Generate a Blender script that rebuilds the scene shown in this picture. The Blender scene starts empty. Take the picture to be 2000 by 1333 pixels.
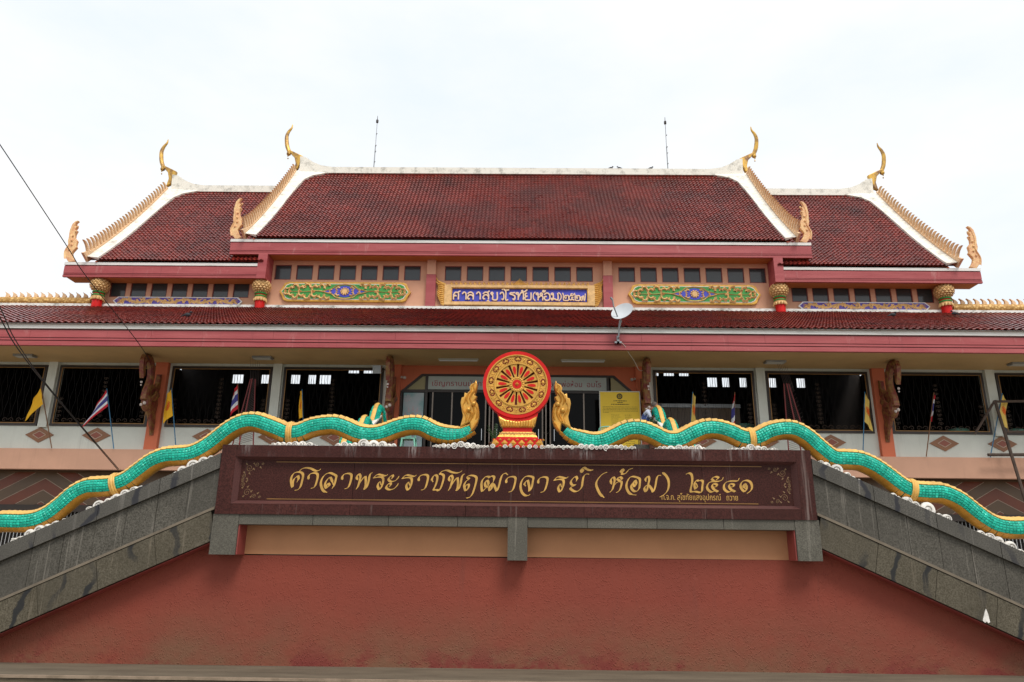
import bpy, math, random
import numpy as np
from mathutils import Vector, Matrix
from mathutils.geometry import tessellate_polygon
random.seed(7)
RNG=np.random.RandomState(5)
SC=bpy.context.scene
COL=SC.collection
# ---------------- camera
def cam_axes(yaw,pit,rol):
    cy,sy=math.cos(yaw),math.sin(yaw);cp,sp=math.cos(pit),math.sin(pit)
    r=Vector((cy,sy,0));f=Vector((-sy*cp,cy*cp,sp));u=r.cross(f)
    return r*math.cos(rol)+u*math.sin(rol),-r*math.sin(rol)+u*math.cos(rol),f
r_,u_,f_=cam_axes(*[math.radians(a) for a in (0.6724,16.669,0.6526)])
cd=bpy.data.cameras.new('camera');cam=bpy.data.objects.new('camera',cd);COL.objects.link(cam)
cd.sensor_width=36;cd.lens=25.92;cd.clip_start=.1;cd.clip_end=3000
m=Matrix.Identity(4)
for i in range(3):
    m[i][0]=r_[i];m[i][1]=u_[i];m[i][2]=-f_[i]
m[0][3],m[1][3],m[2][3]=0.069,0.0,1.8
cam.matrix_world=m
SC.camera=cam
# ---------------- world: bright overcast sky over a physical sky
SUN_EL,SUN_AZ=math.radians(54),math.radians(24)   # hazy sun in front of the hall, to the right
W=bpy.data.worlds.new('World');SC.world=W;W.use_nodes=True
nt=W.node_tree;nt.nodes.clear()
def N(t,**k):
    n=nt.nodes.new(t)
    for a,b in k.items(): setattr(n,a,b)
    return n
out=N('ShaderNodeOutputWorld')
sky=N('ShaderNodeTexSky',sky_type='NISHITA');sky.sun_disc=False;sky.sun_elevation=SUN_EL;sky.sun_rotation=math.pi-SUN_AZ
bg=N('ShaderNodeBackground');bg.inputs[1].default_value=.10
nt.links.new(sky.outputs[0],bg.inputs[0])
cl=N('ShaderNodeBackground');cl.inputs[1].default_value=.74
tc=N('ShaderNodeTexCoord');mp=N('ShaderNodeMapping');mp.inputs['Scale'].default_value=(1.5,1.5,3.5)
no=N('ShaderNodeTexNoise');no.inputs['Scale'].default_value=1.7;no.inputs['Detail'].default_value=5;no.inputs['Roughness'].default_value=.55
rp=N('ShaderNodeValToRGB');rp.color_ramp.elements[0].position=.34;rp.color_ramp.elements[1].position=.66
rp.color_ramp.elements[0].color=(.84,.905,.965,1);rp.color_ramp.elements[1].color=(.99,.985,.975,1)
nt.links.new(tc.outputs['Generated'],mp.inputs[0]);nt.links.new(mp.outputs[0],no.inputs[0]);nt.links.new(no.outputs[0],rp.inputs[0]);nt.links.new(rp.outputs[0],cl.inputs[0])
mx=N('ShaderNodeMixShader');mx.inputs[0].default_value=.93
nt.links.new(bg.outputs[0],mx.inputs[1]);nt.links.new(cl.outputs[0],mx.inputs[2]);nt.links.new(mx.outputs[0],out.inputs[0])
# ---------------- sun behind thin cloud
sd=bpy.data.lights.new('sun','SUN');sd.energy=1.5;sd.angle=math.radians(22);sd.color=(1,.96,.9)
so=bpy.data.objects.new('sun',sd);COL.objects.link(so)
sv=Vector((math.sin(SUN_AZ)*math.cos(SUN_EL),-math.cos(SUN_AZ)*math.cos(SUN_EL),math.sin(SUN_EL)))
so.rotation_euler=sv.to_track_quat('Z','Y').to_euler();so.location=(20,-20,40)
vs=SC.view_settings;vs.view_transform='Standard';vs.look='None';vs.exposure=.6;vs.gamma=1;vs.use_curve_mapping=False
SC.cycles.max_bounces=6
# ---------------- materials
def srgb(r,g,b):
    return tuple(((c/255)/12.92 if c/255<=.04045 else ((c/255+.055)/1.055)**2.4) for c in (r,g,b))
class MT:
    def __init__(s,name,rough=.6,metal=0,coat=0,spec=.5):
        s.m=bpy.data.materials.new(name);s.m.use_nodes=True;s.t=s.m.node_tree;s.b=s.t.nodes['Principled BSDF']
        s.b.inputs['Roughness'].default_value=rough;s.b.inputs['Metallic'].default_value=metal
        s.b.inputs['Coat Weight'].default_value=coat;s.b.inputs['Specular IOR Level'].default_value=spec
        g=s.t.nodes.new('ShaderNodeNewGeometry');s.geo=g;s.pos=g.outputs['Position']
    def map(s,scale):
        n=s.t.nodes.new('ShaderNodeMapping');n.inputs['Scale'].default_value=scale if isinstance(scale,tuple) else (scale,)*3
        s.t.links.new(s.pos,n.inputs[0]);return n.outputs[0]
    def noise(s,scale=1,detail=4,rough=.6,dist=0):
        n=s.t.nodes.new('ShaderNodeTexNoise');n.inputs['Scale'].default_value=1;n.inputs['Detail'].default_value=detail
        n.inputs['Roughness'].default_value=rough;n.inputs['Distortion'].default_value=dist
        s.t.links.new(s.map(scale),n.inputs[0]);return n.outputs[0]
    def voro(s,scale=1,feature='F1',out='Distance'):
        n=s.t.nodes.new('ShaderNodeTexVoronoi');n.inputs['Scale'].default_value=1;n.feature=feature
        s.t.links.new(s.map(scale),n.inputs[0]);return n.outputs[out]
    def ramp(s,src,a,b,ca=(0,0,0),cb=(1,1,1)):
        n=s.t.nodes.new('ShaderNodeValToRGB');e=n.color_ramp.elements;e[0].position=a;e[1].position=b
        e[0].color=(*ca,1);e[1].color=(*cb,1);s.t.links.new(src,n.inputs[0]);return n.outputs[0]
    def mix(s,f,a,b,mode='MIX'):
        n=s.t.nodes.new('ShaderNodeMix');n.data_type='RGBA';n.blend_type=mode
        for k,v in ((0,f),(6,a),(7,b)):
            if hasattr(v,'links') or isinstance(v,bpy.types.NodeSocket): s.t.links.new(v,n.inputs[k])
            elif k==0: n.inputs[0].default_value=v
            else: n.inputs[k].default_value=(*v,1)
        return n.outputs[2]
    def math(s,op,a,b=0.0):
        n=s.t.nodes.new('ShaderNodeMath');n.operation=op
        for k,v in ((0,a),(1,b)):
            if isinstance(v,bpy.types.NodeSocket): s.t.links.new(v,n.inputs[k])
            else: n.inputs[k].default_value=v
        return n.outputs[0]
    def axis(s,i,a,b):
        n=s.t.nodes.new('ShaderNodeSeparateXYZ');s.t.links.new(s.pos,n.inputs[0])
        r=s.t.nodes.new('ShaderNodeMapRange');r.inputs[1].default_value=a;r.inputs[2].default_value=b
        s.t.links.new(n.outputs[i],r.inputs[0]);return r.outputs[0]
    def color(s,c):
        if isinstance(c,bpy.types.NodeSocket): s.t.links.new(c,s.b.inputs['Base Color'])
        else: s.b.inputs['Base Color'].default_value=(*c,1)
        return s
    def rough(s,c): s.t.links.new(c,s.b.inputs['Roughness']);return s
    def bump(s,src,st=.3,dist=.02):
        n=s.t.nodes.new('ShaderNodeBump');n.inputs['Strength'].default_value=st;n.inputs['Distance'].default_value=dist
        s.t.links.new(src,n.inputs['Height']);s.t.links.new(n.outputs[0],s.b.inputs['Normal']);return s
def dk(c,k): return tuple(x*k for x in c)
def simple(name,c,rough=.6,metal=0,var=.25,scale=2.0,bump=0,bs=40,coat=0,spec=.5):
    t=MT(name,rough,metal,coat,spec)
    t.color(t.mix(t.ramp(t.noise(scale,5),.3,.7),dk(c,1-var),dk(c,1+var*.45)))
    if bump: t.bump(t.noise(bs,4),bump,.01)
    return t.m
MAT={}
# glazed roof tile
t=MT('roof_tile_glaze',.3,0,.0,.45)
isl=t.geo.outputs['Random Per Island']
c=t.ramp(isl,0,1,(.125,.013,.009),(.265,.029,.018))
oi=t.t.nodes.new('ShaderNodeObjectInfo')
c=t.mix(t.math('MULTIPLY',oi.outputs['Random'],.35),c,(.20,.03,.022))
c=t.mix(t.ramp(t.noise(.55,6,.65),.42,.72),c,(.07,.014,.013))
c=t.mix(t.ramp(t.noise(9,4),.62,.8),c,(.05,.035,.03))
t.color(c);t.rough(t.ramp(t.noise(1.3,5),.3,.75,(.24,)*3,(.42,)*3));MAT['tile']=t.m
t=MT('fascia_pink_paint',.55)
c=t.mix(t.ramp(t.noise((.35,1,3),6,.7),.4,.75),(.34,.054,.058),(.45,.105,.105))
c=t.mix(t.ramp(t.noise((2.5,2,.7),5,.7),.6,.85),c,(.52,.25,.23))
c=t.mix(t.ramp(t.noise((6,6,.3),6,.75),.60,.74,(0,)*3,(.55,)*3),c,(.20,.035,.04))
t.color(c);t.bump(t.noise(25,3),.12,.01);MAT['pink']=t.m
MAT['pinkdark']=simple('pink_groove_shade',(.10,.010,.014),.6)  # darkened pink: shade in the gaps between fascia boards painted in
t=MT('white_board_paint',.55)
c=t.mix(t.ramp(t.noise((.8,1,5),6,.75),.5,.85),(.78,.76,.72),(.40,.40,.36));t.color(c);MAT['white']=t.m
t=MT('mouldy_white_mortar',.8)
c=t.mix(t.ramp(t.noise((1.6,1.6,3.2),8,.72),.5,.66),(.80,.79,.74),(.26,.26,.22))
c=t.mix(t.ramp(t.noise((9,9,9),5,.7),.58,.75),c,(.18,.19,.16));t.color(c);t.bump(t.noise(9,5),.4,.03);MAT['mould']=t.m
t=MT('whitewashed_plaster',.75)
c=t.mix(t.ramp(t.noise((2.2,2.2,2.2),8,.75),.50,.68),(.84,.80,.71),(.42,.40,.35));t.color(c);t.bump(t.noise(6,5),.3,.03);MAT['plaster']=t.m
def wallpaint(name,c,streak=.25):
    t=MT(name,.7)
    k=t.mix(t.ramp(t.noise(.7,6,.6),.35,.75),c,dk(c,.82))
    k=t.mix(t.ramp(t.noise((4,4,.25),5,.65),.55,.85,(0,0,0),(streak,)*3),k,dk(c,.45))
    t.color(k);t.bump(t.noise(12,4),.12,.01);return t.m
MAT['peach']=wallpaint('peach_wall_paint',(.66,.345,.215))
MAT['peachband']=wallpaint('peach_beam_paint',(.60,.33,.22),.35)
MAT['orange']=wallpaint('orange_wall_paint',(.62,.15,.065))
MAT['soffitor']=wallpaint('orange_soffit_paint',(.50,.19,.05),.1)
MAT['soffit']=wallpaint('olive_cream_soffit_paint',(.58,.375,.165),.2)
MAT['panelwhite']=wallpaint('pale_green_white_paint',(.68,.69,.62),.6)
MAT['cream']=wallpaint('cream_glass',(.35,.30,.16),.1)
MAT['frame']=simple('dark_brown_frame',(.028,.016,.010),.45)
MAT['dullgold']=simple('dull_gold_inlay',(.20,.11,.045),.5,.1)
MAT['framegold']=simple('worn_gold_line',(.30,.15,.04),.4,.3)
MAT['grille']=simple('dark_bronze_grille',(.007,.005,.004),.8,.0)
MAT['grillegold']=simple('tarnished_gold_scroll',(.040,.019,.007),.7,.0,var=.5,scale=7)
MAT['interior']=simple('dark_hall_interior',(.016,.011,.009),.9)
t=MT('tinted_window_glass',.12,0,0,.5);t.color(t.mix(t.noise(.6,3),(.028,.032,.034),(.055,.062,.064)));MAT['glass']=t.m
MAT['doorglass']=simple('black_door_glass',(.004,.004,.004),.1,spec=.08)
MAT['metal']=simple('brown_aluminium',(.20,.16,.13),.35,.7)
MAT['steel']=simple('grey_steel',(.35,.36,.37),.4,.6)
MAT['chrome']=simple('chrome',(.7,.7,.7),.15,1)
MAT['windred']=simple('maroon_window_frame',(.20,.035,.028),.6)
def goldm(name,c,rough=.38,metal=.35,bs=26,st=.35):
    t=MT(name,rough,metal)
    k=t.mix(t.ramp(t.noise(5,6,.7),.35,.7),dk(c,.62),c)
    t.color(k);t.bump(t.noise(bs,4),st,.01);return t.m
MAT['gold']=goldm('gilded_paint',(.80,.42,.075),.34,.5)
MAT['goldpale']=goldm('pale_gold_relief',(.90,.56,.23),.5,.05,20,.4)
MAT['goldbright']=goldm('bright_gilding',(.88,.50,.12),.45,.1)
MAT['goldyellow']=goldm('yellow_gold_frame',(.82,.45,.07),.45,.15)
MAT['goldcrest']=goldm('ochre_crest_paint',(.90,.52,.12),.5,.05)
MAT['goldbelly']=goldm('ochre_belly_paint',(.74,.34,.04),.45,.05)
t=MT('gold_scaly_ridge',.5,.15)
w=t.t.nodes.new('ShaderNodeTexVoronoi');w.inputs['Scale'].default_value=1;t.t.links.new(t.map((9,4,9)),w.inputs[0])
t.color(t.mix(t.ramp(w.outputs['Distance'],.2,.6),(.78,.50,.17),(.42,.22,.05)));t.bump(w.outputs['Distance'],.6,.03);MAT['goldscale']=t.m
MAT['peachfin']=simple('peach_fin_paint',(.84,.56,.32),.6,var=.25,scale=6)
t=MT('peach_pink_finial_paint',.6);t.color(t.mix(t.ramp(t.noise(5,5,.7),.4,.6),(.74,.38,.19),(.86,.58,.28)));t.bump(t.noise(12,5),.6,.03);MAT['finial']=t.m
t=MT('chofa_gold',.4,.3);t.color(t.mix(t.ramp(t.noise((2,2,1.2),5,.7),.45,.62),(.68,.40,.07),(.22,.11,.05)));t.bump(t.noise(14,4),.4,.02);MAT['chofa']=t.m
MAT['red']=simple('bright_red_paint',(.60,.012,.010),.4,spec=.2,var=.2,scale=3)
MAT['reddark']=simple('deep_red_paint',(.20,.012,.010),.5)
MAT['greenp']=simple('green_panel_paint',(.045,.30,.05),.6)
MAT['greenring']=simple('green_ring_paint',(.03,.26,.04),.5)
MAT['bluep']=simple('violet_blue_paint',(.055,.065,.50),.6,var=.15)
MAT['bluewing']=simple('dull_violet_paint',(.11,.07,.36),.6,var=.3,scale=5)
MAT['lettercream']=simple('cream_letters',(.86,.62,.40),.5,var=.1)
t=MT('teal_scale_paint',.38,.05)
isl=t.geo.outputs['Random Per Island']
t.color(t.mix(t.ramp(t.noise(5,5,.7),.35,.75),t.ramp(isl,0,1,(.0,.38,.27),(.015,.66,.47)),(.0,.30,.20)));MAT['teal']=t.m
MAT['tealdark']=simple('teal_body_paint',(.0,.25,.17),.5)
MAT['shell']=simple('white_scroll_paint',(.82,.78,.72),.6,var=.3,scale=9,bump=.2)
# granites
def granite(name,a,b,vein=None,streak=None,rough=.35,sc=70):
    t=MT(name,rough)
    c=t.mix(t.ramp(t.noise(sc,3,.8),.38,.62),a,b)
    c=t.mix(t.ramp(t.noise(1.1,5,.6),.35,.75,(0,)*3,(.6,)*3),c,dk(a,.8))
    oi=t.t.nodes.new('ShaderNodeObjectInfo');c=t.mix(t.math('MULTIPLY',oi.outputs['Random'],.45),c,dk(b,.42))
    if vein:
        n=t.t.nodes.new('ShaderNodeTexWave');n.inputs['Scale'].default_value=.55;n.inputs['Distortion'].default_value=9;n.inputs['Detail'].default_value=4;n.inputs['Detail Scale'].default_value=.9
        t.t.links.new(t.map((1,1,1.7)),n.inputs[0])
        v=t.math('MULTIPLY',t.ramp(n.outputs['Fac'],.90,.97),t.ramp(t.noise(.8,2),.42,.55))
        c=t.mix(t.math('MULTIPLY',v,.9),c,dk(vein,.6))
    t.b.inputs['Specular IOR Level'].default_value=.22
    if streak:
        s1=t.ramp(t.noise((7,1,.22),5,.75),streak[0],streak[0]+.14)
        c=t.mix(t.math('MULTIPLY',s1,streak[1]),c,streak[2])
    t.color(c);return t
t=granite('grey_granite',(.042,.038,.029),(.150,.136,.112),None,(.58,.7,(.30,.27,.23)),.5,48)
MAT['granite']=t.m
t=granite('brownish_grey_granite',(.055,.045,.027),(.155,.133,.096),(.028,.030,.034),(.59,.6,(.28,.23,.17)),.5,48)
MAT['granite2']=t.m
MAT['granitecap']=granite('grey_granite_cap',(.048,.045,.038),(.165,.152,.130),(.045,.045,.055),(.60,.5,(.38,.35,.31)),.45,55).m
MAT['granitebeam']=granite('speckled_grey_beam',(.062,.056,.044),(.175,.162,.13),None,(.60,.5,(.34,.31,.26)),.5,60).m
MAT['joint']=simple('pale_mortar_strip',(.175,.14,.10),.8,var=.3,scale=4)
t=granite('red_brown_granite',(.030,.009,.007),(.098,.030,.024),None,(.59,.6,(.26,.20,.18)),.5,48)
t.b.inputs['Specular IOR Level'].default_value=.15
cc=t.b.inputs['Base Color'].links[0].from_socket
ef=t.math('MULTIPLY',t.ramp(t.noise((2.2,1,.6),3,.5),.52,.66),t.math('MULTIPLY',t.axis(2,3.36,3.57),t.ramp(t.noise((30,1,2.2),5,.8),.45,.68)))
t.color(t.mix(ef,cc,(.50,.46,.44)))
MAT['plaque']=t.m
t=granite('red_brown_granite_panel',(.026,.008,.006),(.088,.026,.020),None,(.61,.5,(.22,.17,.15)),.5,48)
t.b.inputs['Specular IOR Level'].default_value=.15
MAT['plaquepanel']=t.m
MAT['plaquebevel']=granite('polished_sky_lit_bevel',(.080,.030,.027),(.18,.075,.068),None,None,.28,60).m  # paler than the slabs: sky light on the polished bevel put into the colour
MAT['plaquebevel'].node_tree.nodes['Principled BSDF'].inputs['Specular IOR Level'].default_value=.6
t=MT('rough_red_stucco',.8)
c=t.mix(t.ramp(t.noise(.6,6,.6),.3,.75),(.235,.042,.022),(.195,.036,.020))
g=t.math('MULTIPLY',t.axis(2,1.25,.25),t.ramp(t.noise((.8,1,1.2),6,.65),.3,.7))
c=t.mix(g,c,(.16,.078,.040))
g2=t.math('MULTIPLY',t.axis(2,.62,.24),t.ramp(t.noise((1.3,1,2),6,.7),.52,.6))
c=t.mix(g2,c,(.17,.026,.018))
c=t.mix(t.ramp(t.noise(7,6,.8),.74,.80),c,(.36,.20,.17))
c=t.mix(t.ramp(t.noise((5,1,.35),6,.75),.60,.74,(0,)*3,(.5,)*3),c,(.16,.040,.026))
c=t.mix(t.ramp(t.noise((2.1,1,1.7),7,.75),.66,.78,(0,)*3,(.5,)*3),c,(.36,.12,.085))
t.color(c)
n1=t.voro(17,'SMOOTH_F1');n2=t.noise(26,6,.7,1.2)
t.bump(t.mix(.5,t.noise((24,24,20),6,.65),t.mix(t.ramp(t.noise(6,3),.35,.6),(.3,.3,.3),t.ramp(t.voro((34,34,27)),.12,.42,(1,1,1),(0,0,0)))),.6,.03);MAT['stucco']=t.m
MAT['redreturn']=simple('smooth_red_plaster',(.30,.055,.045),.6)
t=MT('niche_peach_paint',.7)
c=t.mix(t.ramp(t.noise(1.6,6,.65),.4,.75),(.46,.21,.095),(.40,.18,.08));c=t.mix(t.ramp(t.noise((14,1,3),4,.8),.76,.84),c,(.6,.45,.3));t.color(c);MAT['niche']=t.m
t=MT('mouldy_concrete',.85)
c=t.mix(t.ramp(t.noise((.9,2,2),7,.7),.4,.65),(.15,.115,.072),(.075,.060,.036))
c=t.mix(t.ramp(t.noise((1.5,1,6),7,.75),.52,.66),c,(.035,.028,.018));t.color(c);t.bump(t.noise(14,6),.4,.02);MAT['concrete']=t.m
t=MT('concrete_ledge_top',.85)
c=t.mix(t.ramp(t.noise((.7,4,4),7,.7),.4,.65),(.15,.12,.08),(.085,.066,.042));t.color(c);t.bump(t.noise(14,6),.3,.02);MAT['ledge']=t.m
t=MT('pale_nosing',.8);t.color(t.mix(t.ramp(t.noise(3,6,.7),.45,.7),(.27,.20,.14),(.15,.11,.07)));MAT['nosing']=t.m
t=MT('paved_ground',.85);t.color(t.mix(t.noise(.8,7),(.20,.18,.15),(.32,.30,.26)));MAT['ground']=t.m
t=MT('grass_ground',.9);t.color(t.mix(t.noise(.3,7),(.05,.06,.025),(.10,.10,.05)));MAT['farground']=t.m
MAT['tilebrown']=simple('brown_ceramic',(.26,.105,.038),.35,var=.12)
MAT['tilerust']=simple('rust_ceramic',(.26,.062,.030),.35,var=.12)
MAT['chevbrown']=simple('brown_chevron_tile',(.125,.070,.032),.35,var=.12)
MAT['chevrust']=simple('rust_chevron_tile',(.175,.036,.009),.35,var=.12)
MAT['grout']=simple('pale_grout',(.55,.42,.32),.7)
MAT['brownline']=simple('grey_brown_soffit',(.2,.15,.1),.7)
MAT['wood']=simple('weathered_wood',(.085,.055,.040),.8,var=.4,scale=5)
MAT['cable']=simple('black_cable',(.012,.012,.012),.5)
MAT['whitecable']=simple('white_cable',(.65,.6,.52),.6)
MAT['dish']=simple('pale_grey_dish',(.56,.58,.60),.45,var=.08)
MAT['lamp']=simple('white_lamp_housing',(.55,.52,.45),.5,var=.05)
MAT['yellow']=simple('yellow_cloth',(.95,.50,.015),.8,var=.1)
MAT['paleyellow']=simple('faded_yellow_cloth',(.80,.55,.12),.8,var=.1)
MAT['fred']=simple('red_cloth',(.62,.015,.03),.8,var=.1)
MAT['fwhite']=simple('white_cloth',(.80,.80,.82),.8,var=.05)
MAT['fblue']=simple('blue_cloth',(.06,.06,.28),.8,var=.1)
MAT['forange']=simple('orange_emblem',(.80,.13,.01),.8,var=.1)
MAT['polebrown']=simple('bamboo_pole',(.20,.085,.03),.6)
MAT['poleblue']=simple('blue_pole',(.03,.16,.30),.5)
MAT['board']=simple('yellow_notice_sheet',(.82,.54,.03),.6,var=.1,scale=1)
MAT['ink']=simple('black_ink',(.03,.025,.01),.7)
MAT['bannerw']=simple('grey_white_banner',(.42,.45,.42),.7,var=.15,scale=1)
MAT['bannerred']=simple('dark_red_letters',(.30,.03,.045),.6)
t=MT('pale_blue_poster',.5);t.color(t.mix(t.ramp(t.noise(1.6,4),.4,.65),(.22,.37,.38),(.42,.46,.48)));MAT['poster']=t.m
MAT['posterpink']=simple('pale_pink_print',(.50,.42,.44),.5)
MAT['postergrey']=simple('grey_robe_print',(.20,.21,.24),.5)
MAT['posterskin']=simple('face_print',(.42,.34,.30),.5)
MAT['chair']=simple('mint_green_plastic',(.25,.62,.46),.4,var=.05)
MAT['leaf']=simple('dark_palm_leaf',(.035,.07,.018),.5,var=.4,scale=8)
MAT['pot']=simple('terracotta_pot',(.20,.08,.05),.7)
MAT['skin']=simple('tanned_skin',(.26,.11,.065),.55,var=.15)
MAT['hair']=simple('short_grey_hair',(.09,.07,.06),.8)
MAT['shirt']=simple('white_shirt',(.55,.60,.72),.8,var=.15)
MAT['shirtblue']=simple('blue_stripe',(.07,.11,.32),.8)
MAT['trousers']=simple('dark_trousers',(.03,.03,.04),.8)
MAT['redrod']=simple('red_steel_rod',(.22,.03,.03),.5)
MAT['wire']=simple('rusty_wire',(.07,.045,.04),.6)
MAT['barrel']=simple('dull_green_tub',(.05,.16,.11),.5)
MAT['bird']=simple('dark_feathers',(.02,.02,.025),.7)
t=MT('hong_lacquer',.55);t.color(t.mix(t.ramp(t.noise(7,5,.7),.42,.6),(.17,.024,.02),(.24,.125,.03)));t.bump(t.noise(20,4),.6,.02);MAT['hong']=t.m
MAT['ivory']=simple('ivory_paint',(.6,.5,.45),.6)
MAT['flowers']=simple('grille_white_bars',(.5,.5,.5),.5)
# ---------------- measured outlines (metres)
NAGA_R=[(0.823,3.902),(0.899,3.842),(1.009,3.792),(1.22,3.721),(1.433,3.728),(1.647,3.819),(1.863,3.92),(2.077,3.931),(2.287,3.856),(2.494,3.755),(2.706,3.757),(2.925,3.864),(3.142,3.95),(3.355,3.952),(3.563,3.893),(3.769,3.801),(3.98,3.799),(4.201,3.903),(4.418,3.953),(4.628,3.938),(4.828,3.823),(5.02,3.639),(5.213,3.488),(5.421,3.47),(5.628,3.456),(5.827,3.374),(6.019,3.243),(6.258,3.047),(6.413,2.975),(6.649,2.953),(6.911,2.939),(7.164,2.82),(7.394,2.62),(7.635,2.455),(7.886,2.402),(8.146,2.405),(8.378,2.344),(8.59,2.188)]
NAGA_L=[(-0.742,3.904),(-0.843,3.852),(-0.91,3.821),(-1.124,3.806),(-1.339,3.855),(-1.558,3.957),(-1.773,3.968),(-1.985,3.914),(-2.195,3.83),(-2.406,3.794),(-2.623,3.826),(-2.844,3.919),(-3.063,3.969),(-3.386,3.922),(-3.593,3.834),(-3.806,3.815),(-3.913,3.853),(-4.137,3.937),(-4.36,4.0),(-4.573,3.976),(-4.775,3.861),(-4.969,3.692),(-5.164,3.541),(-5.365,3.449),(-5.576,3.425),(-5.786,3.403),(-5.986,3.316),(-6.176,3.163),(-6.364,3.011),(-6.587,2.926),(-6.77,2.907),(-6.978,2.889),(-7.171,2.788),(-7.349,2.614),(-7.53,2.457),(-7.721,2.366),(-7.924,2.336),(-8.134,2.337),(-8.341,2.327),(-8.574,2.244),(-8.788,2.082)]
FLAME_L=[(-0.654,4.753),(-0.624,4.679),(-0.629,4.601),(-0.601,4.531),(-0.59,4.425),(-0.606,4.376),(-0.562,4.315),(-0.529,4.217),(-0.535,4.097),(-0.571,3.967),(-0.632,3.837),(-0.698,3.901),(-0.706,3.977),(-0.764,3.976),(-0.827,3.954),(-0.808,4.03),(-0.806,4.116),(-0.835,4.214),(-0.859,4.312),(-0.849,4.4),(-0.809,4.434),(-0.815,4.507),(-0.778,4.489),(-0.736,4.556),(-0.744,4.611),(-0.717,4.663),(-0.67,4.695)]
FLAME_R=[(0.677,4.751),(0.69,4.702),(0.759,4.669),(0.785,4.614),(0.769,4.559),(0.812,4.504),(0.862,4.526),(0.87,4.449),(0.908,4.438),(0.925,4.351),(0.906,4.241),(0.879,4.132),(0.883,4.089),(0.908,3.992),(0.928,3.917),(0.85,3.97),(0.765,4.023),(0.749,3.861),(0.689,3.904),(0.636,3.989),(0.609,4.108),(0.61,4.217),(0.632,4.326),(0.682,4.392),(0.654,4.44),(0.65,4.458),(0.693,4.48),(0.661,4.569),(0.646,4.646)]
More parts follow.
